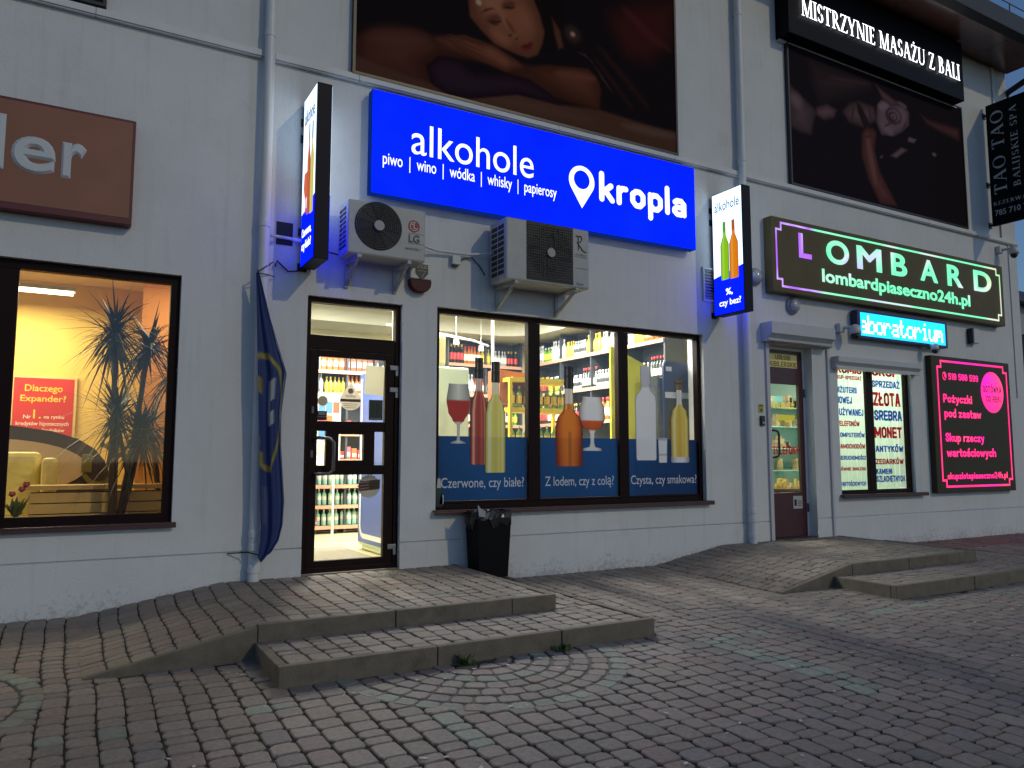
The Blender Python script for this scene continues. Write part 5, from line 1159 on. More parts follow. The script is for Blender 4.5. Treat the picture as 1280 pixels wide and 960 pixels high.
L1 = [([(2.36, 5.51), (2.63, 5.68), (3.03, 5.78), (3.36, 5.76), (3.67, 5.81), (4.02, 5.75), (4.47, 5.75), (5.34, 5.91), (5.53, 5.69), (5.5, 5.41), (4.7, 5.43), (3.95, 5.63), (3.36, 5.55), (3.17, 5.39), (3.27, 5.1), (2.3, 5.1)], (.15, .050, .034), .07, .30),
 (oval(2.85, 5.60, .35, .10, 12), (.17, .060, .040), .25, 0), (oval(3.6, 5.72, .30, .05, -4), (.20, .068, .044), .12, 0),
 ([(2.3, 5.1), (6.8, 5.1), (6.8, 5.42), (6.38, 5.40), (5.5, 5.43), (4.95, 5.36), (4.32, 5.36), (3.2, 5.2), (2.3, 5.3)], (.14, .060, .040), .06, 0),
 (oval(4.5, 5.24, .9, .07, 2), (.17, .078, .052), .15, 0), (oval(6.3, 5.33, .45, .05, 2), (.20, .105, .070), .1, 0),
 ([(4.47, 6.63), (4.7, 7.4), (5.1, 7.4), (4.98, 6.77), (5.0, 6.28), (4.84, 5.98), (4.66, 6.02), (4.66, 6.41)], (.016, .010, .011), .06, 0),
 ([(3.18, 5.39), (3.3, 5.54), (3.53, 5.58), (3.78, 5.48), (4.17, 5.57), (4.5, 5.57), (4.77, 5.47), (4.95, 5.35), (4.32, 5.34), (3.71, 5.14), (3.44, 5.12), (3.24, 5.19)], da, .03, .12),
 ([(5.69, 6.72), (6.14, 7.0), (6.74, 7.22), (6.72, 6.71), (6.31, 6.29), (5.95, 6.27), (5.78, 6.48)], (.085, .018, .016), .35, 0),
 (oval(6.2, 6.72, .05, .35, 60), (.13, .03, .025), .12, 0), (oval(6.42, 6.62, .035, .28, 72), (.12, .028, .022), .12, 0), (oval(5.9, 5.95, .5, .03, -38), (.06, .022, .018), .12, 0), (oval(5.75, 5.82, .4, .025, -42), (.055, .020, .018), .10, 0),
 ([(4.43, 5.69), (4.7, 5.81), (5.34, 5.93), (5.50, 5.80), (5.53, 5.69), (5.5, 5.43), (5.01, 5.46), (4.66, 5.58)], bo, .035, .22),
 (oval(5.15, 5.78, .30, .06, 8), (.25, .085, .050), .12, 0),
 ([(5.18, 6.1), (5.39, 6.05), (5.55, 5.84), (5.72, 5.70), (5.51, 5.93), (5.3, 6.1)], (.12, .046, .034), .03, 0),
 ([(4.80, 6.45), (4.93, 6.30), (4.98, 6.10), (4.90, 6.05), (4.84, 6.22)], (.20, .070, .045), .04, .05),
 ([(3.67, 6.37), (3.72, 6.9), (4.1, 7.3), (4.5, 7.2), (4.52, 6.64), (4.63, 6.43), (4.70, 6.22), (4.665, 6.05), (4.60, 5.905), (4.47, 5.83), (4.28, 5.84), (4.02, 5.88), (3.84, 6.0), (3.7, 6.12)], (.42, .145, .078), .035, .30),
 (oval(3.98, 6.42, .16, .22, 20), (.52, .20, .115), .25, 0), (oval(4.42, 6.30, .10, .16, 25), (.44, .155, .085), .2, 0), (oval(4.10, 5.99, .13, .07, -20), (.46, .165, .09), .16, 0),
 (oval(4.015, 6.185, .12, .055, 25), (.20, .066, .040), .09, 0), (oval(4.20, 6.41, .10, .05, 30), (.19, .062, .038), .08, 0),
 (oval(4.16, 6.20, .035, .16, 40), (.50, .19, .11), .06, 0), (oval(4.245, 6.13, .03, .13, 38), (.24, .078, .045), .05, 0), (oval(4.285, 6.055, .045, .035, 20), (.40, .14, .08), .04, 0), (oval(4.225, 6.045, .028, .012, 20), (.10, .03, .02), .025, 0), (oval(4.31, 6.025, .02, .010, 20), (.10, .03, .02), .02, 0),
 ([(3.93, 6.125), (3.98, 6.155), (4.05, 6.165), (4.10, 6.19), (4.105, 6.175), (4.05, 6.145), (3.98, 6.135)], DK, .018, 0), ([(3.955, 6.125), (3.99, 6.105), (4.05, 6.115), (4.07, 6.14), (4.0, 6.14)], (.11, .036, .024), .02, 0),
 ([(4.12, 6.345), (4.18, 6.385), (4.24, 6.395), (4.28, 6.42), (4.285, 6.40), (4.24, 6.375), (4.18, 6.365)], DK, .018, 0),
 ([(3.84, 6.20), (3.90, 6.275), (3.98, 6.31), (4.03, 6.305), (3.97, 6.285), (3.91, 6.245)], (.09, .028, .02), .03, 0), ([(4.04, 6.44), (4.11, 6.51), (4.20, 6.54), (4.26, 6.53), (4.19, 6.51), (4.12, 6.47)], (.08, .026, .018), .03, 0),
 ([(4.36, 5.935), (4.42, 5.99), (4.455, 5.995), (4.48, 6.025), (4.535, 6.045), (4.525, 6.005), (4.45, 5.96)], (.20, .022, .022), .018, 0), ([(4.36, 5.93), (4.45, 5.955), (4.53, 6.0), (4.52, 5.955), (4.46, 5.915), (4.40, 5.905)], (.27, .035, .032), .018, 0), ([(4.36, 5.935), (4.45, 5.962), (4.53, 6.008), (4.52, 5.996), (4.45, 5.952)], (.06, .008, .010), .012, 0),
 (oval(4.46, 5.875, .07, .012, 20), (.24, .080, .045), .03, 0), 
 ([(3.36, 5.79), (3.63, 5.88), (4.02, 5.86), (4.32, 5.76), (4.42, 5.70), (4.17, 5.58), (3.78, 5.63), (3.57, 5.69)], sk, .03, .10),
 (oval(3.66, 5.83, .24, .010, -1), (.12, .040, .025), .02, 0), (oval(3.62, 5.775, .22, .009, -8), (.13, .042, .026), .02, 0), (oval(3.72, 5.715, .2, .009, -13), (.13, .042, .026), .02, 0), (oval(4.05, 5.74, .16, .05, -18), (.33, .115, .068), .1, 0),
 (oval(3.81, 6.325, .035, .035), (.75, .55, .38), .04, 0), (oval(5.11, 6.31, .035, .028), (.75, .45, .30), .05, 0), (oval(5.11, 6.31, .10, .09), (.10, .05, .038), .14, 0), (oval(5.11, 6.31, .03, .025), (.75, .45, .30), .04, 0)]
billboard('big dark banner of a sleeping woman resting on her arm above the blue sign', 2.36, 6.76, 5.115, 7.9, L1, (.018, .012, .015), M_bfr, .017)
pk = (.24, .135, .15)
L2 = [([(9.5, 7.11), (10.25, 7.11), (10.74, 7.07), (10.86, 7.06), (10.23, 6.78), (9.69, 6.57), (9.54, 6.81)], (.06, .036, .042), .35, 0),
 (oval(10.4, 7.05, .5, .03, 8), (.10, .055, .06), .1, 0), (oval(10.1, 6.92, .45, .025, 10), (.09, .05, .055), .1, 0),
 ([(8.96, 6.66), (9.19, 6.54), (9.57, 6.36), (9.50, 6.2), (9.43, 5.96), (9.21, 5.95), (8.96, 6.0)], (.20, .125, .14), .08, .30), (oval(9.12, 6.42, .13, .10, -20), (.27, .17, .19), .18, 0),
 ([(9.57, 6.42), (9.81, 6.53), (10.04, 6.49), (9.97, 6.35), (9.73, 6.26), (9.57, 6.3)], pk, .06, .1),
 ([(10.18, 6.50), (10.35, 6.66), (10.59, 6.76), (10.97, 6.75), (11.02, 6.55), (10.69, 6.35), (10.33, 6.36)], (.23, .13, .14), .08, .2), (oval(10.42, 6.50, .02, .13, -15), (.09, .05, .055), .05, 0), (oval(10.86, 6.60, .02, .12, 10), (.10, .055, .06), .05, 0),
 ([(11.04, 6.8), (11.15, 6.92), (11.3, 6.96), (11.77, 6.96), (11.9, 6.88), (11.88, 6.65), (11.70, 6.50), (11.46, 6.37), (11.13, 6.32), (11.01, 6.5)], (.27, .165, .20), .035, .10),
 (oval(11.22, 6.82, .14, .07, 15), (.36, .23, .27), .08, 0), (oval(11.30, 6.45, .14, .07, -20), (.32, .20, .24), .08, 0), (oval(11.70, 6.78, .10, .12, 20), (.30, .18, .22), .08, 0),
 (oval(11.47, 6.72, .22, .15, 10), (.10, .055, .07), .05, 0), (oval(11.49, 6.73, .17, .11, 10), (.25, .15, .18), .04, 0), (oval(11.45, 6.70, .12, .085, 10), (.08, .042, .055), .035, 0), (oval(11.47, 6.71, .075, .05, 10), (.29, .17, .20), .03, 0), (oval(11.46, 6.70, .03, .02, 10), (.09, .05, .06), .02, 0), (oval(11.35, 6.56, .18, .018, 30), (.11, .06, .075), .03, 0), (oval(11.76, 6.62, .14, .015, 60), (.11, .06, .075), .03, 0),
 ([(10.53, 6.73), (10.62, 6.73), (10.85, 6.43), (10.81, 6.34), (10.69, 6.35), (10.55, 6.57)], (.045, .025, .03), .035, 0),
 ([(11.0, 7.2), (11.12, 7.12), (11.57, 6.99), (11.75, 6.97), (11.4, 6.87), (11.18, 6.96)], (.22, .115, .12), .04, .08), (oval(11.72, 6.97, .13, .03, -8), (.28, .14, .15), .05, 0),
 ([(10.63, 6.25), (10.75, 6.36), (10.92, 6.38), (11.0, 6.33), (10.93, 6.03), (11.05, 5.68), (11.46, 5.19), (11.01, 5.16), (10.75, 5.5), (10.6, 5.88)], (.25, .092, .085), .05, .20), (oval(10.84, 5.85, .05, .42, 12), (.32, .125, .115), .14, 0), (oval(10.78, 6.22, .10, .02, 15), (.12, .05, .05), .04, 0),
 ([(12.2, 6.93), (12.45, 6.87), (13.34, 6.91), (13.33, 6.68), (12.73, 6.73), (12.4, 6.78)], (.19, .075, .075), .08, .12),
 ([(11.86, 6.44), (12.07, 6.44), (11.99, 6.37), (11.82, 6.36)], (.26, .16, .18), .03, 0), ([(11.33, 6.01), (11.64, 6.22), (11.81, 6.21), (11.49, 6.0)], (.29, .18, .19), .035, .05), (oval(12.55, 6.28, .06, .03), (.28, .17, .19), .03, 0), (oval(11.1, 5.95, .05, .02, 30), (.16, .10, .11), .03, 0)]
billboard('dark banner of hands holding a pale rose under the lit massage sign', 8.97, 13.42, 5.125, 7.30, L2, (.026, .018, .025), M_bfr, .018)
billboard('dark banner at the upper left whose lower corner reaches into the picture', -3.6, .06, 5.14, 6.9, [], (.03, .02, .022), M_bfr, .3)

# massage sign
t = thing('shop_sign', 'black sign box with glowing white letters MISTRZYNIE MASAŻU Z BALI under the eaves', 'sign', (11, -.1, 7.3))
m = MB(); m.box(8.78, 13.20, -.25, -.002, 7.30, 8.36); obj('sign_casing', m, mat('black_sign_sheet', (.003, .0035, .007), .45, spec=.1), t, bevel=.006)
m = MB(); m.box(8.8, 13.3, -.06, -.002, 7.275, 7.298); obj('lower_rail', m, M_trim, t)
M_ser = emit('lit_serif', (.95, .97, 1.0), 3.0)
letters('MISTRZYNIE MASAŻU Z BALI', (9.03, 13.06, 7.62, 7.97), -.275, M_ser, t, serif=True, track=.03)
M_halo = mat('letter_back', (.02, .02, .02), .5)
# TAO TAO
t = thing('projecting_sign', 'unlit black projecting sign TAO TAO with pale serif letters at the building corner', 'sign', (14.2, -.1, 5.25))
m = MB(); m.box(14.2, 14.26, -1.15, -.06, 5.27, 7.52); obj('sign_panel', m, mat('black_sign_sheet'), t, bevel=.004)
for z in (5.30, 6.05, 7.35): m = MB(); m.tube([(14.23, -.001, z), (14.23, -.10, z)], .02, 8); m.box(14.19, 14.27, -.02, -.001, z-.05, z+.05); obj('wall_bracket', m, M_black, t)
M_gl = mat('pale_grey_letters', (.46, .47, .48), .5)
letters('TAO TAO', (-.35, -.13, 5.83, 7.36), 14.197, M_gl, t, serif=True, plane='yzup'); letters('BALIJSKIE SPA', (-.60, -.46, 5.88, 7.36), 14.197, M_gl, t, serif=True, plane='yzup', track=.1)
letters('REZERWACJE', (-.10, -.85, 5.62, 5.70), 14.197, M_gl, t, serif=True, plane='yz', track=.1); letters('785 710 70', (-.12, -.72, 5.44, 5.545), 14.197, M_gl, t, plane='yz', bold=.01)

# pawnshop sign: halo-lit letters whose light changes along the sign
M_olive = mat('olive_sign_sheet', (.115, .092, .040), .5, .0, spec=.15, var=.1, vscale=3)
def led(v):
    x, z = v[0], v[2]; a = mnoise.noise(Vector((x*1.7, z*2.3, .3)))*.5+.5
    tq = np.array((.20, .95, .52)); vi = np.array((.42, .14, .92)); ro = np.array((.78, .70, .92))
    k = 1 if x < 9.30 else 0; base = tq if not k else vi
    if not k and a > .60: base = base*.35+ro*.65
    if x > 13.7: base = base*.6+np.array((.85, .8, .35))*.4  # yellow reflection of a street lamp, put into the LED colour at the right end
    s_ = max(0, min(1, (11.0-x)/1.8))*max(0, a-.35)*2.2
    return tuple(base*(1-min(s_, .8))+(ro if a < .62 else vi)*min(s_, .8))
M_led = emit('colour_led_letters', (1, 1, 1), 1.25, 'Col')
t = thing('shop_sign', 'olive sign box with glowing green and violet letters LOMBARD', 'sign', (11.3, -.1, 3.45))
m = MB(); m.box(8.39, 14.25, -.15, -.002, 3.44, 4.52); obj('sign_casing', m, M_olive, t, bevel=.008)
for ch, xa, xb in (('L', 8.93, 9.20), ('O', 9.52, 10.04), ('M', 10.22, 10.82), ('B', 11.05, 11.46), ('A', 11.80, 12.28), ('R', 12.55, 13.0), ('D', 13.32, 13.86)):
    letters(ch, (xa, xb, 3.985, 4.35), -.158, M_led, t, bold=.03, cols=led)
letters('lombardpiaseczno24h.pl', (9.41, 13.18, 3.625, 3.885), -.158, M_led, t, bold=.03, cols=led)
def border(t, x0, x1, z0, z1, c, wd, y, m_, colf):
    pts = [(x0+c, z1), (x1-c, z1), (x1-c, z1-c), (x1, z1-c), (x1, z0+c), (x1-c, z0+c), (x1-c, z0), (x0+c, z0), (x0+c, z0+c), (x0, z0+c), (x0, z1-c), (x0+c, z1-c)]
    m = MB(); cols = []
    for i in range(12):
        a, b = Vector(pts[i]), Vector(pts[(i+1) % 12]); d = (b-a).normalized(); nn = Vector((-d.y, d.x))*wd/2; k = max(1, int((b-a).length/.15)); a = a-d*wd/2; b = b+d*wd/2
        for j in range(k):
            p, q = a+(b-a)*j/k, a+(b-a)*(j+1)/k
            o = len(m.v); m.v += [(p.x+nn.x, y-.0003*(i % 2), p.y+nn.y), (p.x-nn.x, y-.0003*(i % 2), p.y-nn.y), (q.x-nn.x, y-.0003*(i % 2), q.y-nn.y), (q.x+nn.x, y-.0003*(i % 2), q.y+nn.y)]; m.f.append((o, o+1, o+2, o+3)); m.mi.append(0)
    cols = [colf(v) for v in m.v]
    return obj('border_line', m, m_, t, cols=cols)
border(t, 8.47, 14.13, 3.525, 4.44, .10, .03, -.157, M_led, led)
# running-text LED board
t = thing('led_board', 'bright cyan running text board with white pixel letters under the pawnshop sign', 'sign', (11.35, -.1, 2.95))
m = MB(); m.box(10.20, 12.50, -.135, -.02, 2.925, 3.355); m.box(10.6, 10.66, -.02, -.001, 3.0, 3.3); m.box(12.0, 12.06, -.02, -.001, 3.0, 3.3); obj('board_casing', m, mat('blue_board_casing', (.01, .012, .06), .4), t, bevel=.006)
m = MB(); m.box(10.27, 12.43, -.139, -.1355, 2.965, 3.32); obj('lit_screen', m, emit_uneven('cyan_leds', (.01, .36, 1.0), 3.2, .15, 5), t)
m = MB(); px_ = .0362; x = 10.235; hz = .0395
for ch in 'aboratorium':
    g_ = PIX[ch]; cw = 5
    for r_, row in enumerate(g_):
        for c_, b_ in enumerate(row):
            if b_ == '#' and x+c_*px_ > 10.275: m.box(x+c_*px_+.001, x+(c_+1)*px_-.001, -.1425, -.1395, 3.005+(6-r_)*hz+.001, 3.005+(7-r_)*hz-.001)
    x += px_*5.35
obj('lettering', m, emit('white_leds', (.9, 1, 1), 2.6), t)
# pink panel
PINK = s2l((255, 62, 140))
def pinkf(v):
    a = mnoise.noise(Vector((v[0]*2.1, v[2]*1.7, 2.)))*.5+.5
    return mixc((1.0, .028, .19), (1.0, .07, .19) if a > .5 else (.80, .015, .42), abs(a-.5)*3)
M_pink = emit('pink_led_letters', (1, 1, 1), 1.9, 'Col')
t = thing('shop_sign', 'tall olive panel with glowing pink lettering beside the pawnshop window', 'sign', (13.2, -.1, .55))
m = MB(); m.box(12.06, 14.36, -.10, -.002, .56, 2.79); obj('sign_casing', m, mat('olive_panel_sheet', (.055, .048, .028), .5, spec=.15, var=.1), t, bevel=.006)
border(t, 12.21, 14.25, .66, 2.71, .10, .032, -.106, M_pink, pinkf)
for s_, xa, xb, za, zb in (('518 588 599', 12.50, 13.37, 2.41, 2.52), ('Pożyczki', 12.33, 13.15, 1.98, 2.17), ('pod zastaw', 12.34, 13.40, 1.74, 1.93), ('Skup rzeczy', 12.34, 13.45, 1.34, 1.53), ('wartościowych', 12.35, 13.78, 1.09, 1.29), ('skupzlotapiaseczno24h.pl', 12.33, 14.10, .745, .885)):
    letters(s_, (xa, xb, za, zb), -.107, M_pink, t, block=(1.85, .5), cols=pinkf)
m = MB(); m.add([(a, -.106, b) for a, b in ell(12.40, 2.465, .055, .07, 20)], [tuple(range(20))]); obj('phone_disc', m, M_pink, t, cols=[pinkf(v) for v in m.v])
m = MB(); m.tube([(12.375, -.109, 2.50), (12.365, -.109, 2.465), (12.39, -.109, 2.43), (12.42, -.109, 2.425)], .012, 6); obj('phone_symbol', m, mat('olive_panel_sheet'), t)
m = MB(); m.add([(a, -.106, b) for a, b in ell(13.78, 2.25, .345, .355, 40)], [tuple(range(40))]); obj('pink_disc', m, M_pink, t, cols=[pinkf(v) for v in m.v])
M_ol = mat('dark_lettering', (.02, .02, .016), .5)
for s_, xa, xb, za, zb in (('GOTÓWKA', 13.49, 14.06, 2.24, 2.40), ('OD RĘKI', 13.58, 14.02, 2.06, 2.19)):
    lo = letters(s_, (xa, xb, za, zb), -.109, M_ol, t, block=(1.6, .8))

# ------------------------------------------------------------------ air conditioners
M_ac = mat('ac_enamel', (.34, .35, .36), .45, var=.10, vscale=7, dirt=((.28, .27, .25), 6, .35)); M_acd = mat('ac_dark_cavity', (.010, .010, .011), .6); M_grl = mat('ac_grille_wire', (.06, .06, .065), .45)
def ac_unit(x0, x1, z0, z1, y0, y1, fan, rfan, label, square, logo):
    t = thing('air_conditioner', label, 'air conditioner', ((x0+x1)/2, (y0+y1)/2, z0))
    m = MB(); m.box(x0, x1, -y1, -y0, z0, z1); obj('casing', m, M_ac, t, bevel=.018)
    yf = -y1-.001; cx, cz = fan
    m = MB()
    if square: fr_ = [(cx-rfan, cz-rfan*1.07), (cx+rfan, cz-rfan*1.07), (cx+rfan, cz+rfan*1.07), (cx-rfan, cz+rfan*1.07)]; m.prism(fr_, yf-.006, yf)
    else: m.prism(ell(cx, cz, rfan, rfan, 40), yf-.004, yf)
    obj('fan_opening', m, M_acd, t, bevel=.02 if square else 0)
    m = MB()
    if square:
        k = 22
        for i in range(1, k):
            x = cx-rfan+2*rfan*i/k; m.box(x-.0016, x+.0016, yf-.012, yf-.0075, cz-rfan*1.02, cz+rfan*1.02)
            z = cz-rfan*1.05+2.1*rfan*i/k; m.box(cx-rfan*.98, cx+rfan*.98, yf-.0165, yf-.0125, z-.0016, z+.0016)
    rr = rfan*.95 if not square else rfan*.92
    for k in range(3, 12):
        r_ = rr*k/11; m.tube([(cx+r_*math.cos(a*math.pi/16), yf-.020 if square else yf-.014, cz+r_*math.sin(a*math.pi/16)) for a in range(33)], .0022 if square else .003, 4, cap=False)
    for k in range(12):
        a = k*math.pi/6; m.tube([(cx+rfan*.2*math.cos(a), yf-.012, cz+rfan*.2*math.sin(a)), (cx+rr*math.cos(a+.35), yf-.012, cz+rr*math.sin(a+.35))], .003, 4)
    obj('fan_grille', m, M_grl, t)
    m = MB(); m.lathe([(.045, 0), (.055, -.012), (.05, -.02)], cx, yf-.012, cz, 20, 'y'); obj('fan_hub', m, mat('grey_hub', (.30, .30, .30), .5), t)
    m = MB()
    nr = 9
    for i in range(nr):
        za = z0+.07+(z1-z0-.12)*i/nr; zb = za+(z1-z0-.12)/nr-.018
        for (ya, yb) in ((y0+.05, (y0+y1)/2-.01), ((y0+y1)/2+.01, y1-.05)): m.box(x0-.003, x0-.001, -yb, -ya, za, zb)
    obj('side_vents', m, M_acd, t)
    m = MB()
    for i in range(5): z = z0+.12+(z1-z0)*.12*i*.8
    m.box(x1-.19, x1-.02, yf-.002, yf+.0005, z0+(z1-z0)*.52, z0+(z1-z0)*.53); m.box(x1-.19, x1-.02, yf-.002, yf+.0005, z0+(z1-z0)*.33, z0+(z1-z0)*.34)
    obj('panel_seam', m, mat('seam_grey', (.22, .22, .22), .6), t)
    for x in (x0+.12, x1-.18):
        m = MB(); m.box(x-.02, x+.02, -y1-.02, -.001, z0-.035, z0-.003); m.box(x-.02, x+.02, -.03, -.001, z0-.26, z0-.036)
        m.add([(x-.015, -y1+.02, z0-.04), (x+.015, -y1+.02, z0-.04), (x+.015, -.03, z0-.25), (x-.015, -.03, z0-.25), (x-.015, -y1+.06, z0-.04), (x+.015, -y1+.06, z0-.04), (x+.015, -.03, z0-.21), (x-.015, -.03, z0-.21)], [(0,1,2,3), (7,6,5,4), (0,3,7,4), (1,5,6,2), (0,4,5,1), (3,2,6,7)])
        obj('wall_bracket', m, M_ac, t)
    logo(t, yf)
    return t
def lg(t, y):
    M_lr = mat('dark_red_badge', (.22, .01, .035), .5); M_lw = mat('badge_white', (.6, .6, .6), .5); M_lg = mat('grey_print', (.10, .10, .10), .6)
    m = MB(); m.flat(ell(2.905, 3.455, .062, .062, 28), y-.003); obj('badge', m, M_lr, t)
    m = MB(); m.flat([(2.90, 3.49), (2.908, 3.49), (2.908, 3.437), (2.93, 3.437), (2.93, 3.430), (2.90, 3.430)], y-.004)
    m.flat(ell(2.884, 3.472, .007, .007, 10), y-.004)
    for i in range(22): 
        a0, a1 = R(60+i*13), R(60+(i+1)*13); m.add([(2.905+.046*math.cos(a), y-.004, 3.455+.046*math.sin(a)) for a in (a0, a1)]+[(2.905+.040*math.cos(a), y-.004, 3.455+.040*math.sin(a)) for a in (a1, a0)], [(0, 1, 2, 3)])
    obj('badge_face', m, M_lw, t, fix=False)
    letters('LG', (2.85, 2.965, 3.285, 3.365), y-.004, M_lg, t, bold=.02); letters('INVERTER V', (2.815, 2.985, 3.205, 3.228), y-.004, M_lg, t)
def rl(t, y):
    M_lg = mat('grey_print'); m = MB()
    m.tube([(4.86, y-.004, 3.63), (4.93, y-.004, 3.635), (4.945, y-.004, 3.60), (4.92, y-.004, 3.565), (4.88, y-.004, 3.56), (4.93, y-.004, 3.50), (4.96, y-.004, 3.465), (5.0, y-.004, 3.455)], .006, 5)
    m.tube([(4.895, y-.004, 3.63), (4.895, y-.004, 3.47)], .005, 5); obj('script_logo', m, M_lg, t)
    letters('ROTENSO', (4.86, 4.995, 3.405, 3.428), y-.004, M_lg, t); letters('Roni', (4.87, 4.96, 3.065, 3.095), y-.004, M_lg, t)
ac_unit(2.215, 3.035, 3.095, 3.635, .10, .40, (2.53, 3.40), .245, 'white air conditioner with round fan grille and red LG badge', False, lg)
ac_unit(3.955, 5.045, 3.03, 3.72, .06, .44, (4.515, 3.385), .305, 'larger white air conditioner with square dark grille under the blue sign', True, rl)

# ------------------------------------------------------------------ small wall fittings
t = thing('alarm_siren', 'white and red alarm siren with black SOLID shield above the shop door', 'alarm siren', (3.12, -.05, 2.86))
m = MB(); m.prism([(3.0, 3.17), (3.24, 3.17), (3.245, 3.0), (3.0, 3.0)], -.085, -.002); obj('siren_body', m, M_whitepaint, t, bevel=.012)
m = MB(); m.prism([(3.0, 2.999)]+[(3.1225+.122*math.cos(R(a)), 2.96+.10*math.sin(R(a))) for a in range(180, 361, 20)]+[(3.245, 2.999)], -.085, -.002); obj('siren_lens', m, mat('dark_red_lens', (.055, .004, .006), .4, spec=.2), t, bevel=.01)
m = MB(); m.prism([(3.06, 3.16), (3.2, 3.16), (3.2, 3.06), (3.13, 2.985), (3.06, 3.06)], -.092, -.086); sh = obj('shield', m, M_black, t)
letters('SOLID', (3.07, 3.19, 3.115, 3.148), -.094, mat('tan_print', (.40, .38, .30), .5), t, bold=.03)
m = MB(); m.tube([(3.08, -.094, 3.08), (3.12, -.094, 3.09), (3.18, -.094, 3.085), (3.15, -.094, 3.06), (3.13, -.094, 3.02)], .005, 5); obj('shield_mark', m, mat('tan_print'), t)
def camera_dome(x, y, z, label, s=1.):
    t = thing('security_camera', label, 'camera', (x, y, z))
    m = MB(); m.box(x-.13*s, x-.04*s, -.08, -.002, z+.02, z+.14*s); obj('mount', m, M_whitepaint, t, bevel=.01)
    m = MB(); m.tube([(x-.06*s, -.07, z+.08*s), (x, y, z+.08*s)], .022*s, 8); obj('arm', m, M_whitepaint, t)
    m = MB(); m.lathe([(.02*s, .11*s), (.06*s, .09*s), (.072*s, .03*s), (.072*s, -.01*s), (.06*s, -.015*s)], x, y, z, 18); obj('housing', m, M_whitepaint, t, smooth=True)
    m = MB(); m.lathe([(.055*s, -.012*s), (.05*s, -.05*s), (.03*s, -.075*s), (.008*s, -.085*s)], x, y, z, 16); obj('lens_dome', m, M_black, t, smooth=True)
    return t
camera_dome(10.02, -.22, 2.97, 'white dome camera at the left end of the cyan text board', 1.15)
camera_dome(12.02, -.20, 2.87, 'small white dome camera between the cyan text board and the pink panel', .85)
camera_dome(14.50, -.24, 4.78, 'white dome camera on the wall above the right end of the pawnshop sign', 1.1)
t = thing('alarm_siren', 'slim white siren with black side right of the cyan text board', 'alarm siren', (13.4, -.05, 3.1))
m = MB(); m.box(13.30, 13.34, -.10, -.002, 3.08, 3.34); obj('siren_side', m, M_black, t); m = MB(); m.box(13.342, 13.50, -.10, -.002, 3.08, 3.34); obj('siren_body', m, mat('pinkish_white_plastic', (.55, .50, .50), .4), t, bevel=.015)
def bulkhead(x, z, label):
    t = thing('bulkhead_lamp', label, 'lamp', (x, -.05, z)); m = MB(); m.lathe([(.12, -.002), (.125, -.03), (.10, -.05)], x, 0, z, 24, 'y'); obj('lamp_ring', m, mat('grey_lamp_ring', (.25, .25, .26), .4), t)
    m = MB(); m.lathe([(.098, -.05), (.092, -.08), (.06, -.105), (.01, -.115)], x, 0, z, 22, 'y'); obj('lamp_glass', m, mat('frosted_lamp_glass', (.34, .35, .36), .12, spec=.9), t, smooth=True)
bulkhead(8.17, 3.64, 'round unlit glass wall lamp between the beer lightbox and LOMBARD sign'); bulkhead(8.92, 3.30, 'round unlit glass wall lamp below the left end of the LOMBARD sign')
t = thing('vent_grille', 'white slatted vent grille on the wall beside the beer lightbox', 'vent', (7.31, -.02, 3.2))
m = MB(); frame_rect(m, 7.20, 7.46, 3.20, 3.66, .025, -.025, -.002); obj('vent_frame', m, M_trim, t)
m = MB()
for k in range(10): z = 3.235+k*.041; m.add([(7.225, -.022, z), (7.435, -.022, z), (7.435, -.006, z+.03), (7.225, -.006, z+.03)], [(0, 1, 2, 3)])
m.box(7.225, 7.435, -.0045, -.003, 3.225, 3.635); obj('slats', m, mat('vent_slats', (.30, .30, .31), .5), t, fix=False)
t = thing('junction_box', 'small white junction box on the wall between the two air conditioners', 'junction box', (3.55, -.03, 3.2))
m = MB(); m.box(3.50, 3.60, -.06, -.002, 3.22, 3.32); obj('box_body', m, M_whitepaint, t, bevel=.006)
m = MB(); m.box(3.52, 3.58, -.045, -.004, 3.205, 3.219); obj('cable_gland', m, M_black, t)
def cable(pts, r, m_, label): 
    m = MB(); m.tube(pts, r, 6); return tag(obj('cable', m, m_, smooth=True), label, 'cable')
cable([(3.035, -.18, 3.35), (3.3, -.07, 3.34), (3.7, -.05, 3.35), (3.955, -.16, 3.37)], .014, M_pipe, 'white pipe running between the two air conditioners')
cable([(3.60, -.04, 3.27), (3.66, -.03, 3.31), (3.75, -.02, 3.33), (3.85, -.02, 3.25), (3.92, -.02, 3.15)], .006, M_black, 'thin loose cable curling right of the junction box')
cable([(1.62, -.05, 2.96), (1.64, -.03, 3.02), (1.75, -.02, 2.93), (1.86, -.06, 2.94)], .008, M_black, 'thin black cable sagging under the wine lightbox to the downpipe')
cable([(1.56, -.10, 3.24), (1.70, -.06, 3.25), (1.86, -.08, 3.235)], .016, M_pipe, 'short white conduit across the painted dark wall recess')
cable([(2.0, -.02, 3.17), (2.1, -.02, 3.18), (2.22, -.1, 3.14)], .008, M_black, 'black cable from the wine lightbox to the first air conditioner')
cable([(9.55, -.02, 2.72), (9.72, -.02, 2.75), (9.8, -.02, 2.95), (10.0, -.02, 3.05)], .006, M_black, 'thin black cable from the shutter box to the dome camera')
t = thing('doorbell', 'black doorbell intercom left of the pawnshop door', 'doorbell', (8.24, -.02, 1.55)); m = MB(); m.box(8.20, 8.275, -.035, -.002, 1.56, 1.70); obj('bell_body', m, M_black, t, bevel=.01)
m = MB(); m.lathe([(.018, 0), (.018, -.006), (.012, -.009)], 8.237, -.0355, 1.60, 14, 'y'); obj('bell_button', m, mat('dim_button', (.35, .37, .4), .3), t)
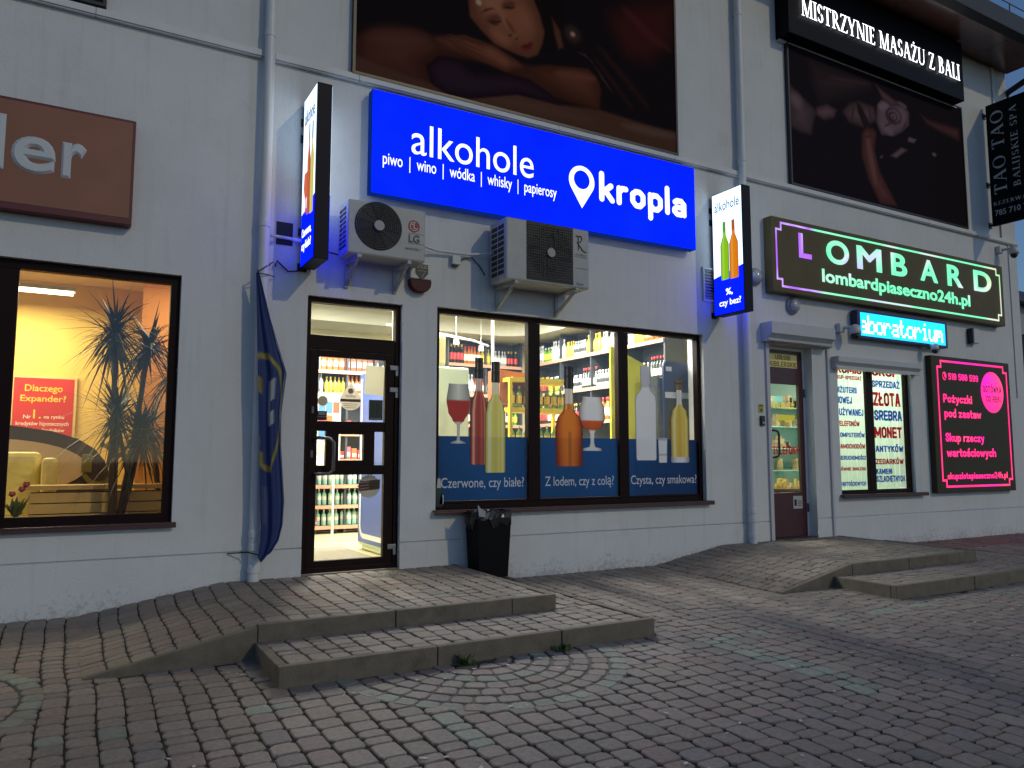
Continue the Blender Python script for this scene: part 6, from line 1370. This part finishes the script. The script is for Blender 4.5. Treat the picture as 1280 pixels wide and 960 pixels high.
t = thing('warning_plate', 'yellow warning plate above the black doorbell', 'sign plate', (8.23, -.01, 1.72)); m = MB(); m.box(8.185, 8.275, -.007, -.002, 1.74, 1.86); obj('plate', m, mat('yellow_plate', (.40, .34, .04), .5), t)
m = MB(); m.add([(8.205, -.009, 1.76), (8.255, -.009, 1.76), (8.23, -.009, 1.81)], [(0, 1, 2)]); m.box(8.195, 8.265, -.009, -.0075, 1.83, 1.845); obj('warning_mark', m, M_black, t)

# ------------------------------------------------------------------ flag tied to the downpipe
def flag():
    t = thing('flag', 'furled blue flag with yellow and white print tied to the left downpipe', 'flag', (1.55, -.2, .2))
    rowz = [2.86, 2.70, 2.45, 2.15, 1.93, 1.80, 1.55, 1.25, .95, .72, .50, .36, .25, .20]
    left = [1.415, 1.425, 1.435, 1.445, 1.455, 1.46, 1.475, 1.49, 1.50, 1.51, 1.52, 1.52, 1.51, 1.50]
    right = [1.445, 1.49, 1.56, 1.66, 1.735, 1.72, 1.695, 1.70, 1.725, 1.745, 1.735, 1.70, 1.63, 1.55]
    NZ, NU = 190, 72; m = MB(); cols = []
    for j in range(NZ+1):
        z = 2.86-(2.86-.20)*j/NZ
        l = np.interp(-z, [-q for q in rowz], left); r_ = np.interp(-z, [-q for q in rowz], right); wd = r_-l
        for i in range(NU+1):
            u = i/NU; amp = .018+.05*min(1, (2.9-z)/1.0)
            ph = 3.2*z*.35+.6*math.sin(z*2.1)
            fold = math.sin(u*15+ph)*.6+math.sin(u*27+1.7*ph)*.25
            x = l+wd*(u+.035*math.sin(u*15+ph+1.6)*(wd > .05))
            y = -.185-amp*(fold*.5+.15)-.05*math.sin(u*3.1)*min(1, (2.9-z))
            m.v.append((x, y, z+.02*math.sin(u*9+z)))
            c = np.array((.014, .034, .15))
            dx, dz = (u-.35)/1.0, (z-1.58)
            e = math.hypot((u-.25)/.62, (z-1.55)/.56)
            def bl(c, col, a): a = max(0., min(1., a)); return c*(1-a)+np.array(col)*a
            c = bl(c, (.30, .24, .03), (.07-abs(e-.94))*22)
            c = bl(c, (.34, .36, .40), (.17-abs(u-.47))*14*(1 if 1.42 < z < 1.84 else 0)*(1 if abs(z-1.60) > .055 or u < .40 else 0))
            c = bl(c, (.26, .20, .03), (.20-u)*12*(1 if 1.70 < z < 1.86 or 1.02 < z < 1.16 else 0))
            c = bl(c, (.07, .09, .18), (.10-abs(u-.2))*10*(1 if .5 < z < .85 else 0))
            c = bl(c, (.22, .23, .25), (.08-u)*14*(1 if 1.2 < z < 1.3 else 0))
            cols.append(c)
    W_ = NU+1
    for j in range(NZ):
        for i in range(NU): m.f.append((j*W_+i, (j+1)*W_+i, (j+1)*W_+i+1, j*W_+i+1)); m.mi.append(0)
    obj('flag_cloth', m, mat('flag_fabric', rough=.65, vcol='Col', trans=.12, var=.1, vscale=30), t, cols=cols, smooth=True)
    m = MB(); m.tube([(1.43, -.19, 2.85), (1.50, -.16, 2.91), (1.60, -.03, 3.0)], .006, 6); m.tube([(1.44, -.19, 2.84), (1.53, -.15, 2.845), (1.62, -.03, 2.86)], .005, 6); obj('tie_cord', m, M_black, t)
    m = MB(); m.tube([(1.52, -.20, .24), (1.44, -.12, .26), (1.28, -.02, .25)], .006, 6); obj('tie_cord', m, M_black, t)
flag()

# ------------------------------------------------------------------ rubbish bin with liner
t = thing('litter_bin', 'square black litter bin with plastic liner under the shop window', 'litter bin', (3.86, -.2, -.118))
zb, zt = -.113, .535; cxb, cyb = 3.86, -.225
m = MB(); b_, t_b = .17, .20
ring = lambda h, z: [(cxb-h, cyb-h*.75, z), (cxb+h, cyb-h*.75, z), (cxb+h, cyb+h*.75, z), (cxb-h, cyb+h*.75, z)]
m.add(ring(b_, zb)+ring(t_b, zt)+ring(t_b-.012, zt)+ring(b_-.012, zb+.02), [(3, 2, 1, 0), (0, 1, 5, 4), (1, 2, 6, 5), (2, 3, 7, 6), (3, 0, 4, 7), (4, 5, 9, 8), (5, 6, 10, 9), (6, 7, 11, 10), (7, 4, 8, 11), (8, 9, 13, 12), (9, 10, 14, 13), (10, 11, 15, 14), (11, 8, 12, 15), (12, 13, 14, 15)])
obj('bin_body', m, mat('black_bin_plastic', (.003, .003, .0042), .6, spec=.12), t, bevel=.006)
m = MB(); n = 44; r2 = random.Random(6)
prof = [(1.03, -.09), (1.06, -.04), (1.04, .012), (1.0, .028), (.9, .0), (.82, -.08), (.5, -.16)]
for k, (s_, dz) in enumerate(prof):
    for i in range(n):
        a = 2*math.pi*i/n; c, s2 = math.cos(a), math.sin(a); q = 1/max(abs(c), abs(s2)); q = min(q, 1.3)
        jag = (r2.uniform(-.06, .05) if k == 0 else r2.uniform(-.02, .025))
        m.v.append((cxb+t_b*s_*c*q+r2.uniform(-.008, .008), cyb+t_b*.75*s_*s2*q+r2.uniform(-.008, .008), zt+dz+jag*(1.4 if k == 0 else .6)))
for k in range(len(prof)-1):
    for i in range(n): m.f.append((k*n+i, k*n+(i+1) % n, (k+1)*n+(i+1) % n, (k+1)*n+i)); m.mi.append(0)
obj('bin_liner', m, mat('black_liner', (.012, .012, .013), .22), t, fix=False)
m = MB(); m.add([(cxb-.20, -.40, .52), (cxb-.13, -.405, .51), (cxb-.12, -.40, .57), (cxb-.17, -.38, .60), (cxb-.21, -.39, .64)], [(0, 1, 2, 3, 4)]); obj('torn_bag', m, mat('grey_bag', (.30, .30, .30), .35), t, fix=False)

# ------------------------------------------------------------------ weeds, litter
M_weed = mat('weed_leaf', (.06, .10, .025), .6, var=.3, vscale=30)
def weed(x, y, n, h, label, seed):
    r = random.Random(seed); z = gz(x, y)-.006; t = thing('weed_plant', label, 'plant', (x, y, z)); m = MB()
    for i in range(n):
        a = r.uniform(0, 6.28); el = r.uniform(.25, 1.4); L_ = h*r.uniform(.5, 1.1); p0 = Vector((x+r.uniform(-.04, .04), y+r.uniform(-.03, .03), z)); d = Vector((math.cos(a)*math.cos(el), math.sin(a)*math.cos(el)*.6, math.sin(el))); s_ = d.cross(Vector((0, 0, 1))).normalized()
        wdt = r.uniform(.008, .022); vs = []
        for k in range(5):
            u = k/4; p = p0+d*L_*u-Vector((0, 0, .35*L_*u*u)); ww = wdt*math.sin(math.pi*min(.98, .12+u*.86)); vs += [p-s_*ww, p+s_*ww]
        m.add(vs, [(2*k, 2*k+1, 2*k+3, 2*k+2) for k in range(4)])
    obj('leaves', m, M_weed, t, fix=False)
weed(2.36, -2.74, 26, .13, 'larger green weed growing at the foot of the lower step', 2); weed(3.13, -2.74, 24, .09, 'low spreading green weed at the foot of the step near its right end', 5)
m = MB(); r2 = random.Random(12)
for i in range(110):
    if i < 14: x, y = r2.uniform(2.2, 3.4), -2.78-r2.random()*.25
    elif i < 20: x, y = 1.05+r2.uniform(-.12, .08), -2.1-r2.random()*.4
    else: x, y = r2.uniform(-.4, 8), r2.uniform(-5.5, -2.75)
    s_ = r2.uniform(.004, .014); a = r2.uniform(0, 3.1); z = gz(x, y)
    m.add([(x+s_*math.cos(a+k*1.57)*(1.8 if k % 2 else 1), y+s_*math.sin(a+k*1.57)*(1.8 if k % 2 else 1), z+.003) for k in range(4)], [(0, 1, 2, 3)])
tag(obj('litter_scraps', m, mat('paper_scraps', (.5, .48, .44), .8), fix=False), 'pale scraps of litter scattered on the paving', 'litter', kind='stuff')

# ------------------------------------------------------------------ neighbour building glimpsed past the corner
t = thing('neighbour_house', 'dim house with dark balcony beyond the corner of the shop building', 'building', (27, 9, -.2))
m = MB(); m.box(22.5, 34, 5, 14, -.25, 5.8); obj('wall', m, mat('dim_house_render', (.35, .37, .40), .8, var=.05), t)
m = MB(); m.add([(22.2, 4.6, 5.8), (34.3, 4.6, 5.8), (34.3, 14.4, 5.8), (22.2, 14.4, 5.8), (25, 9.5, 8.2), (31.5, 9.5, 8.2)], [(0, 1, 5, 4), (1, 2, 5), (2, 3, 4, 5), (3, 0, 4), (3, 2, 1, 0)]); obj('roof', m, mat('dark_roof_sheet'), t)
m = MB(); m.box(24, 26, 4.96, 4.998, 3.2, 4.9); m.box(28, 30, 4.96, 4.998, 3.2, 4.9); obj('window', m, M_frame, t)
m = MB(); m.box(23.2, 27, 3.9, 4.95, 2.9, 3.02); m.box(23.2, 27, 3.88, 3.92, 3.02, 3.95); obj('balcony', m, M_frame, t)
